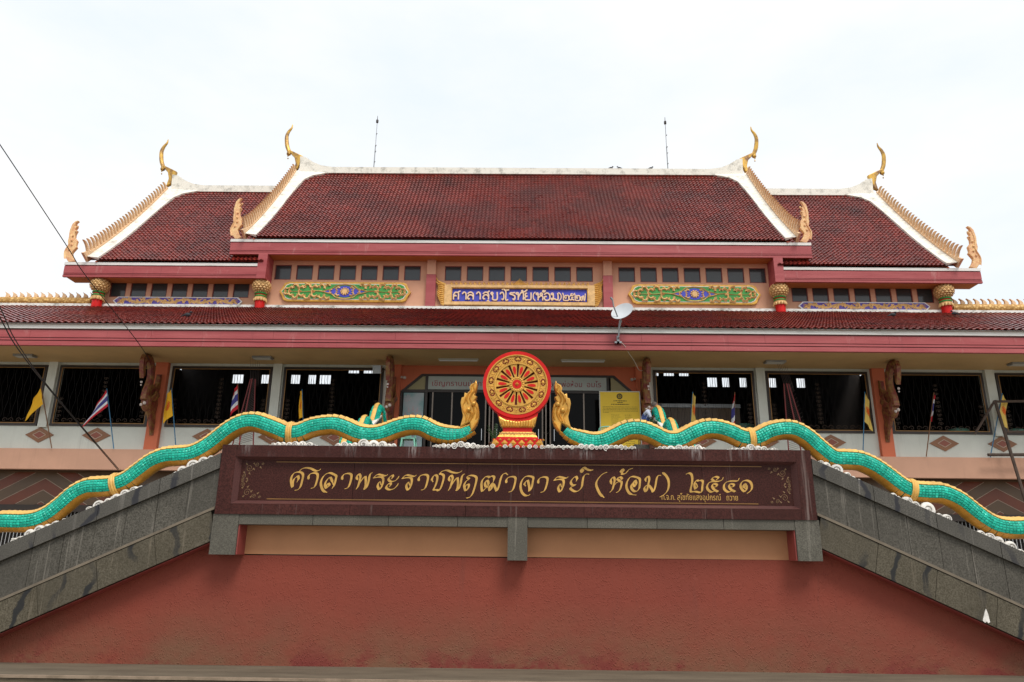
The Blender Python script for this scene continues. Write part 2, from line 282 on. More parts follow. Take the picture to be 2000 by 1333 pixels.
PLAQUE_TEXT=[[[(-3537,2997),(-3512,3051),(-3530,3102),(-3558,3074),(-3588,3050),(-3600,2986),(-3599,2917),(-3630,3007),(-3630,3081),(-3597,3141),(-3536,3163),(-3475,3153),(-3444,3110),(-3452,3019),(-3472,2923),(-3507,2880),(-3557,2869)],[(-3515,3166),(-3475,3212),(-3412,3232),(-3324,3219),(-3244,3182),(-3199,3188),(-3165,3215)]],[[(-3343,3047),(-3357,3084),(-3337,3127),(-3285,3149),(-3230,3144),(-3205,3109),(-3215,3011),(-3243,2925),(-3301,2902)]],[[(-3040,2917),(-3002,2949),(-3024,2986),(-3053,2949),(-3045,2904),(-3075,2948),(-3065,3012),(-3008,3082),(-2969,3035),(-2938,2960)],[(-2955,2902),(-2924,2961),(-2905,3062),(-2905,3105),(-2958,3136),(-3024,3154),(-3092,3119),(-3133,3054),(-3144,2980),(-3115,2895),(-3075,2853),(-3031,2841)]],[[(-2793,3045),(-2807,3082),(-2787,3125),(-2734,3147),(-2679,3142),(-2655,3107),(-2666,3009),(-2696,2924),(-2753,2900)]],[[(-2548,3044),(-2570,3092),(-2540,3141),(-2508,3101),(-2517,3039),(-2537,2943),(-2566,2895)],[(-2541,2948),(-2493,3031),(-2437,3102),(-2418,3040),(-2419,2944),(-2442,2893)],[(-2437,2893),(-2399,2923),(-2373,3014),(-2362,3105),(-2346,3150),(-2319,3161)]],[[(-2066,3138),(-2105,3113),(-2177,3130),(-2231,3136),(-2273,3106),(-2284,3082),(-2207,3096),(-2152,3088),(-2135,3048),(-2145,2968),(-2184,2896),(-2220,2957),(-2191,3021),(-2164,2968)]],[[(-2008,3063),(-1980,3096),(-1992,3128),(-2032,3097),(-2051,3060),(-2013,3025),(-1954,3032),(-1908,3067),(-1883,3115)],[(-2035,2936),(-2007,2970),(-2022,3002),(-2064,2969),(-2080,2927),(-2033,2895),(-1969,2904),(-1917,2944),(-1888,2998)]],[[(-1601,3134),(-1639,3109),(-1711,3126),(-1765,3132),(-1807,3102),(-1818,3078),(-1741,3092),(-1687,3084),(-1670,3044),(-1681,2965),(-1720,2892),(-1756,2953),(-1727,3017),(-1700,2964)]],[[(-1549,3038),(-1562,3075),(-1540,3118),(-1487,3140),(-1433,3135),(-1410,3100),(-1424,3002),(-1455,2917),(-1514,2893)]],[[(-1325,3025),(-1346,3072),(-1305,3135),(-1265,3121),(-1259,3062),(-1280,2977),(-1310,2903),(-1258,2901),(-1225,2888),(-1195,2936),(-1166,3031),(-1153,3117),(-1181,3149),(-1219,3159),(-1183,3197),(-1108,3214),(-1020,3182),(-933,3173),(-890,3189),(-859,3211)]],[[(-1051,3038),(-1071,3086),(-1040,3134),(-1009,3095),(-1020,3033),(-1044,2937),(-1075,2889)],[(-1047,2942),(-996,3025),(-938,3096),(-921,3034),(-926,2938),(-951,2887)],[(-945,2887),(-907,2917),(-877,3008),(-864,3098),(-846,3143),(-819,3154)]],[[(-785,3105),(-737,3134),(-672,3132),(-625,3101),(-629,3026),(-656,2920),(-686,2835),(-728,2787),(-781,2776)],[(-782,3101),(-741,3078),(-789,3044),(-819,2982),(-807,2918),(-784,2892),(-748,2940),(-746,2988),(-779,2987),(-797,2950)]],[[(-439,2943),(-427,3007),(-449,3060),(-484,3017),(-469,2959),(-442,2959),(-484,2922),(-524,2884),(-539,2963),(-533,3048),(-478,3115),(-429,3119),(-412,3101),(-381,3130),(-337,3114),(-342,3061),(-367,2997)],[(-370,3016),(-412,2954),(-402,2896),(-369,2944),(-380,2995),(-344,2995),(-312,2934),(-290,2892),(-259,2966),(-234,3073),(-203,3150),(-155,3175),(-116,3149)]],[[(-131,3021),(-142,3058),(-119,3101),(-65,3122),(-11,3118),(11,3083),(-7,2985),(-41,2900),(-100,2876)]],[[(176,2971),(154,3013),(203,3066),(222,3013),(235,2950),(236,2895),(270,2950),(289,3046),(295,3112),(235,3133),(170,3125),(116,3066),(92,2980),(109,2885),(161,2828),(214,2823),(247,2845)]],[[(387,3020),(376,3058),(400,3100),(454,3122),(507,3117),(529,3083),(510,2985),(475,2900),(416,2876)]],[[(864,3130),(824,3105),(754,3122),(700,3128),(657,3098),(644,3074),(722,3088),(775,3080),(790,3040),(774,2961),(731,2888),(699,2949),(732,3013),(755,2961)]],[[(989,3058),(1008,3096),(985,3136),(931,3095),(903,3044),(929,2999),(978,2998),(895,2955),(928,2915),(982,2894),(1036,2916),(1079,2969),(1094,3054),(1114,3140),(1158,3177),(1201,3172)],[(1088,3198),(1107,3230),(1078,3255),(1071,3230),(1088,3198)],[(1071,3246),(1117,3284),(1160,3258),(1213,3237),(1269,3243)]],[[(1493,3210),(1417,3175),(1345,3099),(1313,3024),(1333,2940),(1377,2856),(1438,2804)]],[[(1565,3016),(1549,3080),(1588,3131),(1614,3091),(1595,3006),(1572,2932),(1527,2887)],[(1591,2980),(1637,3038),(1694,3073),(1654,3102),(1696,3135),(1735,3103),(1694,3071),(1725,3048),(1706,2965),(1678,2912),(1629,2883)]],[[(1739,3204),(1715,3231),(1743,3261),(1763,3232),(1735,3201),(1742,3180),(1794,3194),(1850,3254),(1914,3276)]],[[(1932,2978),(1912,3025),(1941,3084),(1961,3031),(1932,2978)],[(1919,3057),(1876,2998),(1893,2935),(1945,2904),(2000,2947),(2017,3032),(2017,3106),(1954,3137),(1879,3140),(1825,3083),(1799,2998),(1819,2913),(1869,2861),(1954,2849)]],[[(2118,3064),(2114,3118),(2153,3148),(2173,3107),(2153,3022),(2118,2906),(2086,2958),(2120,3001),(2163,3001),(2204,2949),(2228,2902),(2265,2992),(2288,3098),(2315,3160),(2364,3165)]],[[(2389,3214),(2437,3174),(2475,3111),(2485,3026),(2461,2930),(2399,2861),(2327,2822)]],[[(2769,3186),(2813,3210),(2855,3189),(2868,3125),(2857,3040),(2829,2918),(2903,2916),(2999,2904),(3021,2999),(3034,3074),(3002,3095),(2967,3084),(2935,3094),(2897,3040),(2908,2956),(2940,2999),(2920,3049)]],[[(3368,3146),(3343,3103),(3277,3079),(3192,3077),(3128,3053),(3095,2989),(3118,2937),(3170,2908),(3225,2933),(3268,2915),(3210,2948),(3178,3001),(3200,3040),(3251,3031),(3256,3002),(3212,2989)],[(3224,3076),(3182,3120),(3240,3155),(3292,3135),(3245,3099)]],[[(3624,3135),(3594,3090),(3514,3089),(3444,3081),(3384,3045),(3367,2982),(3392,2934),(3442,2911),(3497,2936),(3541,2918),(3482,2951),(3451,3004),(3473,3043),(3524,3034),(3529,3004),(3485,2991)]],[[(3713,2964),(3681,3011),(3708,3045),(3736,2985),(3699,2922),(3646,2972),(3640,3037),(3685,3089),(3750,3100),(3801,3069),(3820,3007),(3800,2944),(3728,2891)]]]
HANG=[(-21.587, 17.548), (-21.712, 17.506), (-21.833, 17.34), (-21.897, 16.971), (-21.875, 16.644), (-21.886, 16.441), (-21.819, 16.199), (-21.875, 16.037), (-21.875, 15.796), (-21.779, 15.516), (-21.655, 15.35), (-21.472, 15.367), (-21.355, 15.44), (-21.448, 15.539), (-21.529, 15.678), (-21.577, 15.838), (-21.506, 15.959), (-21.397, 16.121), (-21.46, 16.242), (-21.429, 16.465), (-21.586, 16.647), (-21.589, 16.83), (-21.527, 17.006), (-21.645, 17.054), (-21.56, 17.211), (-21.681, 17.251), (-21.658, 17.415), (-21.564, 17.523)]
CHOFA=[(-13.878, 25.264), (-13.45, 25.06), (-12.976, 24.821), (-13.05, 24.46), (-13.219, 23.98), (-13.442, 23.859), (-13.359, 24.338), (-13.475, 24.758), (-13.713, 24.998)]
HORN=[(-13.822, 27.021), (-13.852, 26.773), (-14.002, 26.524), (-14.091, 26.216), (-14.065, 25.848), (-13.986, 25.482), (-13.845, 25.143), (-13.85, 24.973)]
SIGN=[('so', -3.158, -2.889, 13.862, 14.218), ('aa', -2.736, -2.56, 13.865, 14.221), ('lo', -2.479, -2.213, 13.867, 14.223), ('aa', -2.057, -1.879, 13.87, 14.226), ('so_', -1.738, -1.479, 13.873, 14.229), ('u', -1.544, -1.448, 13.719, 13.814), ('kho', -1.36, -1.065, 13.862, 14.232), ('wo', -0.917, -0.745, 13.856, 14.225), ('oo', -0.739, -0.469, 13.857, 14.227), ('ro', -0.438, -0.202, 13.86, 14.229), ('tho', -0.154, 0.198, 13.862, 14.223), ('ha', 0.091, 0.366, 14.26, 14.376), ('yo', 0.28, 0.567, 13.856, 14.221), ('lp', 0.67, 0.767, 13.859, 14.223), ('ho', 0.812, 1.131, 13.846, 14.211), ('ma', 1.131, 1.255, 14.24, 14.345), ('o', 1.21, 1.468, 13.849, 14.205), ('mo', 1.542, 1.855, 13.852, 14.208), ('rp', 1.896, 2.019, 13.854, 14.209), ('n2', 2.096, 2.364, 13.856, 14.117), ('n5', 2.396, 2.63, 13.858, 14.11), ('n2', 2.662, 2.905, 13.86, 14.112), ('n7', 2.945, 3.162, 13.863, 14.104)]
FLAME_STRANDS=[[(0.751, 4.038), (0.713, 4.115), (0.688, 4.192), (0.704, 4.258), (0.753, 4.297)], [(0.789, 4.038), (0.751, 4.128), (0.739, 4.18), (0.79, 4.187), (0.814, 4.23), (0.784, 4.265), (0.742, 4.251)], [(0.827, 4.025), (0.815, 4.116), (0.848, 4.181), (0.88, 4.246), (0.881, 4.311), (0.843, 4.376)], [(0.661, 4.063), (0.636, 4.14), (0.637, 4.244), (0.676, 4.296)], [(0.74, 4.349), (0.767, 4.428), (0.728, 4.507), (0.69, 4.559), (0.717, 4.639), (0.678, 4.705)], [(0.791, 4.324), (0.818, 4.402), (0.806, 4.481), (0.755, 4.547), (0.755, 4.613), (0.723, 4.666)], [(0.856, 4.337), (0.844, 4.416), (0.818, 4.468)], [(0.704, 4.375), (0.676, 4.421)], [(0.629, 4.03), (0.667, 3.985), (0.701, 3.921), (0.762, 3.845)]]
FLAME_BOSS=[(0.703, 4.325), (0.783, 4.226)]
# ---------------- mesh helpers
class MB:
    def __init__(s): s.v=[];s.f=[]
    def add(s,vs,fs):
        o=len(s.v);s.v+= [tuple(v) for v in vs];s.f+=[tuple(i+o for i in f) for f in fs];return s
    def box(s,x0,x1,y0,y1,z0,z1):
        if x0>x1:x0,x1=x1,x0
        if y0>y1:y0,y1=y1,y0
        if z0>z1:z0,z1=z1,z0
        return s.add([(x,y,z) for z in (z0,z1) for y in (y0,y1) for x in (x0,x1)],
            [(0,2,3,1),(4,5,7,6),(0,1,5,4),(2,6,7,3),(0,4,6,2),(1,3,7,5)])
    def prism(s,poly,a0,a1,axis='y'):
        """polygon (x,z) [axis y] or (y,z) [axis x] extruded between a0 and a1"""
        P=list(poly)
        ar=sum(P[i][0]*P[(i+1)%len(P)][1]-P[(i+1)%len(P)][0]*P[i][1] for i in range(len(P)))
        if ar<0:P=P[::-1]
        n=len(P)
        mk=(lambda p,a:(p[0],a,p[1])) if axis=='y' else (lambda p,a:(a,p[0],p[1]))
        vs=[mk(p,a0) for p in P]+[mk(p,a1) for p in P]
        tri=tessellate_polygon([[Vector((p[0],p[1],0)) for p in P]])
        fs=[tuple(t) for t in tri]+[tuple(n+i for i in reversed(t)) for t in tri]
        fs+=[(i,(i+1)%n,n+(i+1)%n,n+i) for i in range(n)]
        return s.add(vs,fs)
    def tube(s,pts,r,k=6,cap=True):
        pts=[Vector(p) for p in pts];n=len(pts)
        rs=r if isinstance(r,(list,tuple)) else [r]*n
        vs=[];ref=None
        for i,p in enumerate(pts):
            t=(pts[min(i+1,n-1)]-pts[max(i-1,0)]).normalized()
            if ref is None:
                ref=Vector((0,1,0)) if abs(t.y)<.8 else Vector((1,0,0))
            a=(ref-t*ref.dot(t)).normalized();ref=a;b=t.cross(a)
            for j in range(k):
                an=2*math.pi*j/k;vs.append(p+(a*math.cos(an)+b*math.sin(an))*rs[i])
        fs=[(i*k+j,i*k+(j+1)%k,(i+1)*k+(j+1)%k,(i+1)*k+j) for i in range(n-1) for j in range(k)]
        if cap: fs+=[tuple(range(k-1,-1,-1)),tuple((n-1)*k+j for j in range(k))]
        return s.add(vs,fs)
    def lathe(s,prof,c,k=20,ax='z',sy=1):
        """profile (r,h) about c"""
        vs=[]
        for r,h in prof:
            for j in range(k):
                a=2*math.pi*j/k
                if ax=='z': vs.append((c[0]+r*math.cos(a),c[1]+r*math.sin(a)*sy,c[2]+h))
                else: vs.append((c[0]+r*math.cos(a),c[1]+h,c[2]+r*math.sin(a)))
        n=len(prof)
        fs=[(i*k+j,i*k+(j+1)%k,(i+1)*k+(j+1)%k,(i+1)*k+j) for i in range(n-1) for j in range(k)]
        fs+=[tuple(range(k-1,-1,-1)),tuple((n-1)*k+j for j in range(k))]
        if ax=='y': fs=[tuple(reversed(f)) for f in fs]
        return s.add(vs,fs)
    def ball(s,c,r,k=10,m=6,sc=(1,1,1)):
        vs=[];fs=[]
        for i in range(m+1):
            th=math.pi*i/m
            for j in range(k):
                a=2*math.pi*j/k
                vs.append((c[0]+r*sc[0]*math.sin(th)*math.cos(a),c[1]+r*sc[1]*math.sin(th)*math.sin(a),c[2]+r*sc[2]*math.cos(th)))
        fs=[(i*k+j,(i+1)*k+j,(i+1)*k+(j+1)%k,i*k+(j+1)%k) for i in range(m) for j in range(k)]
        return s.add(vs,fs)
    def ridge(s,pts,ws,h,base,cr=True):
        """carved relief strand on a vertical plane y=base facing -y: pts (x,z), width ws, height h"""
        P=cat(pts,4) if cr and len(pts)>2 else [Vector((p[0],p[1])) for p in pts]
        n=len(P);vs=[]
        for i,p in enumerate(P):
            t=(P[min(i+1,n-1)]-P[max(i-1,0)]);t=t.normalized() if t.length>0 else Vector((1,0))
            u=i/(n-1);w=(ws(u) if callable(ws) else ws)*.5;nn=Vector((-t.y,t.x))
            hh=h*(w/(max(1e-6,(ws(.4) if callable(ws) else ws)*.5)))
            a=p+nn*w;b=p-nn*w
            vs+=[(a.x,base,a.y),(p.x+nn.x*w*.3,base-min(hh,h),p.y+nn.y*w*.3),(b.x,base,b.y)]
        fs=[]
        for i in range(n-1):
            for j in (0,1): fs.append((i*3+j,i*3+j+1,i*3+3+j+1,i*3+3+j))
        return s.add(vs,fs)
    def mesh(s,name):
        m=bpy.data.meshes.new(name);m.from_pydata(s.v,[],s.f);m.update();return m
def cat(pts,sub=6):
    P=[Vector(p) for p in pts];o=[]
    for i in range(len(P)-1):
        a=P[max(i-1,0)];b=P[i];c=P[i+1];d=P[min(i+2,len(P)-1)]
        for k in range(sub):
            t=k/sub
            o.append(.5*((2*b)+(c-a)*t+(2*a-5*b+4*c-d)*t*t+(3*b-a-3*c+d)*t*t*t))
    o.append(P[-1]);return o
WPOS={}
def link(name,me,loc,parent=None,rot=None,scale=None):
    o=bpy.data.objects.new(name,me);COL.objects.link(o)
    pw=WPOS[parent.name] if parent else Vector((0,0,0))
    o.location=Vector(loc)-pw;WPOS[o.name]=Vector(loc)
    if rot:o.rotation_euler=rot
    if scale:o.scale=scale
    if parent:o.parent=parent
    return o
def obj(name,mb,mat,parent=None,smooth=False,kind=None,sharp=40):
    if isinstance(mb,MB):
        V=np.array(mb.v,dtype=float);lo=V.min(0);hi=V.max(0);c=Vector(((lo[0]+hi[0])/2,(lo[1]+hi[1])/2,lo[2]))
        V=V-np.array(c);me=bpy.data.meshes.new(name);me.from_pydata(V.tolist(),[],mb.f)
    me.materials.append(MAT[mat])
    if smooth:
        me.shade_smooth()
        try: me.set_sharp_from_angle(angle=math.radians(sharp))
        except Exception: pass
    me.update();o=link(name,me,c,parent)
    if kind:o['kind']=kind
    return o
def empty(name,loc,label,cat_,group=None,parent=None):
    o=link(name,None,loc,parent);o['label']=label;o['category']=cat_;o.empty_display_size=.3
    if group:o['group']=group
    return o
def tag(o,label,cat_,group=None):
    o['label']=label;o['category']=cat_
    if group:o['group']=group
    return o
def meshof(mb,name,mat,smooth=False):
    me=mb.mesh(name);me.materials.append(MAT[mat])
    if smooth:
        me.shade_smooth();me.set_sharp_from_angle(angle=math.radians(45))
    return me
def holes(mb,x0,x1,z0,z1,hs,y,d,axis='y'):
    """wall sheet at y with openings hs (x0,x1,z0,z1) and reveals of depth d"""
    xs=sorted({x0,x1}|{h[0] for h in hs}|{h[1] for h in hs});zs=sorted({z0,z1}|{h[2] for h in hs}|{h[3] for h in hs})
    for i in range(len(xs)-1):
        for j in range(len(zs)-1):
            cx=(xs[i]+xs[i+1])/2;cz=(zs[j]+zs[j+1])/2
            if any(h[0]<cx<h[1] and h[2]<cz<h[3] for h in hs): continue
            for yy,fl in ((y,0),(y+d,1)):
                q=[(xs[i],yy,zs[j]),(xs[i+1],yy,zs[j]),(xs[i+1],yy,zs[j+1]),(xs[i],yy,zs[j+1])]
                mb.add(q,[(0,1,2,3)] if not fl else [(3,2,1,0)])
    for a,b,c,e in hs:
        for q in ([(a,y,c),(a,y+d,c),(a,y+d,e),(a,y,e)],[(b,y,c),(b,y,e),(b,y+d,e),(b,y+d,c)],
                  [(a,y,c),(b,y,c),(b,y+d,c),(a,y+d,c)],[(a,y,e),(a,y+d,e),(b,y+d,e),(b,y,e)]):
            mb.add(q,[(0,1,2,3)])
    return mb
def stroke(mb,pts,y,nib,w,thin,sub=5,d0=0.0):
    """broad-nib pen stroke in the plane y (facing -y)"""
    P=cat(pts,sub);nv=Vector((math.cos(nib),math.sin(nib)))*w*.5;n=len(P)
    for i in range(n-1):
        a,b=P[i],P[i+1];yy=y-d0-.00002*i
        u=(i/(n-1));k=1 if .04<u<.93 else .45
        u2=((i+1)/(n-1));k2=1 if .04<u2<.93 else .45
        q=[a-nv*k,a+nv*k,b+nv*k2,b-nv*k2]
        mb.add([(p.x,yy,p.y) for p in q],[(0,1,2,3)])
        t=(b-a)
        if t.length>1e-6:
            nn=Vector((-t.y,t.x)).normalized()*thin*.5
            q=[a-nn,a+nn,b+nn,b-nn];mb.add([(p.x,yy-.00001,p.y) for p in q],[(0,1,2,3)])
def carve(poly,y0,y1,bev,name='carve'):
    """outline (x,z) -> solid with rounded edges via a 2D curve"""
    cu=bpy.data.curves.new('tmp','CURVE');cu.dimensions='2D';cu.fill_mode='BOTH'
    sp=cu.splines.new('POLY');sp.points.add(len(poly)-1)
    for i,p in enumerate(poly): sp.points[i].co=(p[0],p[1],0,1)
    sp.use_cyclic_u=True
    cu.extrude=max(.001,abs(y1-y0)/2-bev);cu.bevel_depth=bev;cu.bevel_resolution=1;cu.offset=-bev
    o=bpy.data.objects.new('tmp',cu);COL.objects.link(o)
    dg=bpy.context.evaluated_depsgraph_get();dg.update()
    me=bpy.data.meshes.new_from_object(o.evaluated_get(dg));bpy.data.objects.remove(o);bpy.data.curves.remove(cu)
    mb=MB();yc=(y0+y1)/2
    mb.v=[(v.co.x,yc-v.co.z,v.co.y) for v in me.vertices];mb.f=[tuple(p.vertices) for p in me.polygons]
    bpy.data.meshes.remove(me);return mb
def text(body,x,y,z,size,width,mat,name,parent,res=2,ext=.002):
    cu=bpy.data.curves.new('tmp','FONT');cu.body=body;cu.size=size;cu.resolution_u=res;cu.extrude=ext;cu.align_x='LEFT'
    o=bpy.data.objects.new('tmp',cu);COL.objects.link(o)
    dg=bpy.context.evaluated_depsgraph_get();dg.update()
    me=bpy.data.meshes.new_from_object(o.evaluated_get(dg));bpy.data.objects.remove(o);bpy.data.curves.remove(cu)
    V=np.array([v.co for v in me.vertices]);
    if len(V)==0: return None
    sx=width/(V[:,0].max()-V[:,0].min());x0=V[:,0].min()
    mb=MB();mb.v=[(x+(a-x0)*sx,y-c,z+b) for a,b,c in V];mb.f=[tuple(p.vertices) for p in me.polygons]
    bpy.data.meshes.remove(me);return obj(name,mb,mat,parent)
# ================= SETTING
g=MB().box(-60,60,-30,60,-.5,-.3);o=obj('paved_ground',g,'ground');o['kind']='structure'
g=MB().box(-900,900,-900,900,-.62,-.504);o=obj('ground',g,'farground');o['kind']='structure'
g=MB();g.box(-9.9,9.9,11.06,12.6,-.3,.18)
led=empty('concrete_ledge',(0,11.7,-.3),'mould-stained concrete ledge with pale nosing along the foot of the red wall','ledge')
obj('ledge_face',g,'concrete',led)
obj('ledge_top',MB().box(-9.9,9.9,11.12,12.6,.181,.215),'ledge',led)
obj('nosing',MB().box(-9.9,9.9,11.03,11.117,.19,.222),'nosing',led)
# ================= HALL
hall=empty('temple_hall',(0,25.3,0),'two storey peach temple hall with tiered maroon tiled roofs and pink fascias','temple hall')
def P(name,mb,mat,par=None,**k): return obj(name,mb,mat,par or hall,**k)
# --- roofs
TW=[0]
def tile_template(w,L,A=.027):
    nx=7;V=[]
    for v,n in ((0,.05),(L,.012)):
        for i in range(nx):
            u=-w/2+w*i/(nx-1);V.append((u,v,n+A*math.cos(2*math.pi*u/w)))
    for i in range(nx):
        u=-w/2+w*i/(nx-1);V.append((u,0.004,.05-.024+A*math.cos(2*math.pi*u/w)))
    F=[(i,i+1,nx+i+1,nx+i) for i in range(nx-1)]+[(2*nx+i,2*nx+i+1,i+1,i) for i in range(nx-1)]
    return np.array(V),np.array(F)
def roof_tiles(par,x0,x1,e,r,sag,tw,rows,keep=None,single=0,name='roof_tiles'):
    """e,r = (y,z) of eave and ridge"""
    n=int(round((x1-x0)/tw));tw=(x1-x0)/n
    def prof(t): return Vector((0,e[0]+(r[0]-e[0])*t,e[1]+(r[1]-e[1])*t-sag*4*t*(1-t)))
    slope=(prof(1)-prof(0)).length;L=slope/rows
    V0,F0=tile_template(tw,L*1.12)
    VV=[];FF=[];k=0;singles=[]
    for j in range(rows):
        a=prof(j/rows);b=prof((j+1)/rows);d=(b-a).normalized();nn=Vector((0,-d.z,d.y));ang=math.atan2(d.z,d.y)
        for i in range(n):
            x=x0+tw*(i+.5)
            if keep and not keep(x,j/rows): continue
            if j<single and abs(x)<17.0:
                singles.append((x,a,ang,j));continue
            jn=RNG.uniform(-.005,.005)+.007*math.sin(x*.9+j*.31)+.005*math.sin(x*2.3-j*.17);jx=RNG.uniform(-.005,.005);tl=RNG.uniform(-.006,.006)
            u=V0[:,0]+x+jx
            n_=V0[:,2]+jn+tl*(V0[:,0]/tw)
            y=a.y+d.y*V0[:,1]+nn.y*n_;z=a.z+d.z*V0[:,1]+nn.z*n_
            VV.append(np.stack([u,y,z],1));FF.append(F0+k*len(V0));k+=1
    V=np.concatenate(VV);F=np.concatenate(FF)
    c=Vector((float((V[:,0].min()+V[:,0].max())/2),float((V[:,1].min()+V[:,1].max())/2),float(V[:,2].min())))
    V=V-np.array(c);me=bpy.data.meshes.new(name)
    me.vertices.add(len(V));me.vertices.foreach_set('co',V.ravel())
    me.loops.add(F.size);me.loops.foreach_set('vertex_index',F.ravel().astype('i'))
    me.polygons.add(len(F));me.polygons.foreach_set('loop_start',np.arange(0,F.size,4,dtype='i'))
    try: me.polygons.foreach_set('loop_total',np.full(len(F),4,dtype='i'))
    except Exception: pass
    me.update(calc_edges=True);me.materials.append(MAT['tile']);me.shade_smooth();me.set_sharp_from_angle(angle=math.radians(50))
    o=link(name,me,c,par);o['kind']='stuff'
    if single:
        tm=bpy.data.meshes.new('tile');tm.from_pydata([tuple(v) for v in V0],[],[tuple(int(q) for q in f) for f in F0]);tm.materials.append(MAT['tile']);tm.shade_smooth();tm.set_sharp_from_angle(angle=math.radians(50))
        singles.sort(key=lambda s:(s[3],abs(s[0])))
        for x,a,ang,j in singles:
            link('tile',tm,(x+random.uniform(-.003,.003),a.y,a.z+random.uniform(-.004,.004)),par,(ang+random.uniform(-.006,.006),random.uniform(-.012,.012),0))
    return prof
def deck(x0,x1,prof,off=-.03,rows=12):
    mb=MB();k=rows
    vs=[]
    for i in range(k+1):
        p=prof(i/k);vs+=[(x0,p.y,p.z+off),(x1,p.y,p.z+off)]
    mb.add(vs,[(2*i,2*i+1,2*i+3,2*i+2) for i in range(k)]);return mb
def fin_mesh():
    o=[(0,-.03),(.135,-.03),(.175,.10),(.17,.26),(.10,.44),(-.04,.56),(.02,.42),(.05,.28),(.035,.12)]
    mb=MB().prism(o,-.05,.05,'x');return meshof(mb,'flame_fin','peachfin')
FIN=fin_mesh()
def tiered_roof(nm,lab,parts,e,r,sag,rows,fascia,fz,xr,keeps,sides=(-1,1)):
    """one tier of roof; parts = x ranges, xr = x of the rakes"""
    rf=None
    for (x0,x1) in parts:
        mid=(x0+x1)/2
        rf=link(nm,None,(mid,e[0],e[1]),hall)
        rf['label']=lab if len(parts)==1 else ('left ' if mid<0 else 'right ')+lab
        prof=roof_tiles(rf,x0,x1,e,r,sag,.203,rows,keeps)
        obj('roof_deck',deck(x0,x1,prof),'tile',rf)
        back=lambda t:Vector((0,2*r[0]-prof(t).y,prof(t).z))
        obj('rear_slope',deck(x0,x1,back,0),'tile',rf)
        fx0,fx1=(fascia if len(parts)==1 else ((-fascia[1],-fascia[0]) if mid<0 else fascia))
        # fascia: white board, pink board, two mouldings
        y=e[0]+.1;z1,z0=fz
        obj('white_eave_board',MB().box(fx0,fx1,y-.03,y+.12,z1-.15,z1-.01),'white',rf)
        obj('fascia_board',MB().box(fx0+.01,fx1-.01,y,y+.1,z0+.20,z1-.185),'pink',rf)
        for a,b,dy in ((.125,.168,-.012),(.0,.095,-.02)):
            obj('fascia_moulding',MB().box(fx0+.01,fx1-.01,y+dy,y+.1,z0+a,z0+b),'pink',rf)
        obj('fascia_backing',MB().box(fx0+.03,fx1-.03,y+.02,y+.14,z0+.02,z1-.03),'pinkdark',rf)
        for s in (-1,1):
            if len(parts)==2 and s*mid<0: continue
            X=xr*s
            n=18;outer=[];inner=[]
            for i in range(n+1):
                t=i/n;p=prof(t);q=(prof(min(1,t+.02))-prof(max(0,t-.02))).normalized();nn=Vector((0,-q.z,q.y))
                fl=max(0,1-t/.16)
                outer.append((p+nn*.24-Vector((0,.25*fl*fl,0)),p-nn*.12,nn))
            poly=[(a.y,a.z) for a,b,_ in outer]+[(b.y,b.z) for a,b,_ in reversed(outer)]
            obj('bargeboard',MB().prism(poly,X-.06,X+.06,'x'),'peachfin',rf)
            # white mortar verge lying on the tiles
            vs=[];k=0
            for i in range(n+1):
                t=i/n;p=prof(t);nn=outer[i][2]
                xi=X-s*(.58+.35*max(0,(t-.55)/.45)**2+ (1.3*max(0,(t-.93)/.07)))
                vs+=[(X-s*.07,*(p+nn*.17)[1:]),(xi,*(p+nn*.12)[1:]),(xi,*(p-nn*.02)[1:])]
            fs=[]
            for i in range(n):
                for j in (0,1): fs.append((i*3+j,i*3+j+1,i*3+3+j+1,i*3+3+j))
            fs.append((0,1,2))
            obj('verge',MB().add(vs,fs),'plaster',rf)
            # fins
            nf=30
            for i in range(nf):
                t=.035+.94*i/(nf-1);p=prof(t);q=(prof(min(1,t+.02))-prof(max(0,t-.02))).normalized();nn=Vector((0,-q.z,q.y))
                fl=max(0,1-t/.16);p=p+nn*.24-Vector((0,.25*fl*fl,0));sc=.8+.3*(1-t)
                link('flame_fin',FIN,(X,p.y,p.z),rf,(math.atan2(q.z,q.y),0,0),(1,sc*1.0,sc))
            # gable wall
            gp=[prof(i/8) for i in range(9)]
            poly=[(p.y,p.z-.1) for p in gp]+[(2*r[0]-p.y,p.z-.1) for p in reversed(gp[:-1])]
            obj('gable_wall',MB().prism(poly,X-s*.5,X-s*.42,'x'),'orange',rf)
            gpb=[(2*r[0]-a.y,a.z) for a,b,_ in outer]+[(2*r[0]-b.y,b.z) for a,b,_ in reversed(outer)]
            obj('bargeboard',MB().prism(gpb,X-.06,X+.06,'x'),'peachfin',rf)
    return prof
E1,R1=(32.55,16.70),(38.9,23.72)
E2,R2=(32.55,15.45),(38.9,22.50)
pm=tiered_roof('main_roof','tall central roof tier of dark red glazed tiles',[(-13.0,13.0)],E1,R1,.28,38,(-13.97,13.97),(16.62,15.83),13.3,None)
mrf=bpy.data.objects['main_roof']
pw=tiered_roof('wing_roof','lower wing roof tier of dark red glazed tiles',[(-20.6,-12.25),(12.25,20.6)],E2,R2,.28,38,(12.15,21.82),(15.36,14.60),20.75,None)
w1=bpy.data.objects['wing_roof'];w2=bpy.data.objects['wing_roof.001']
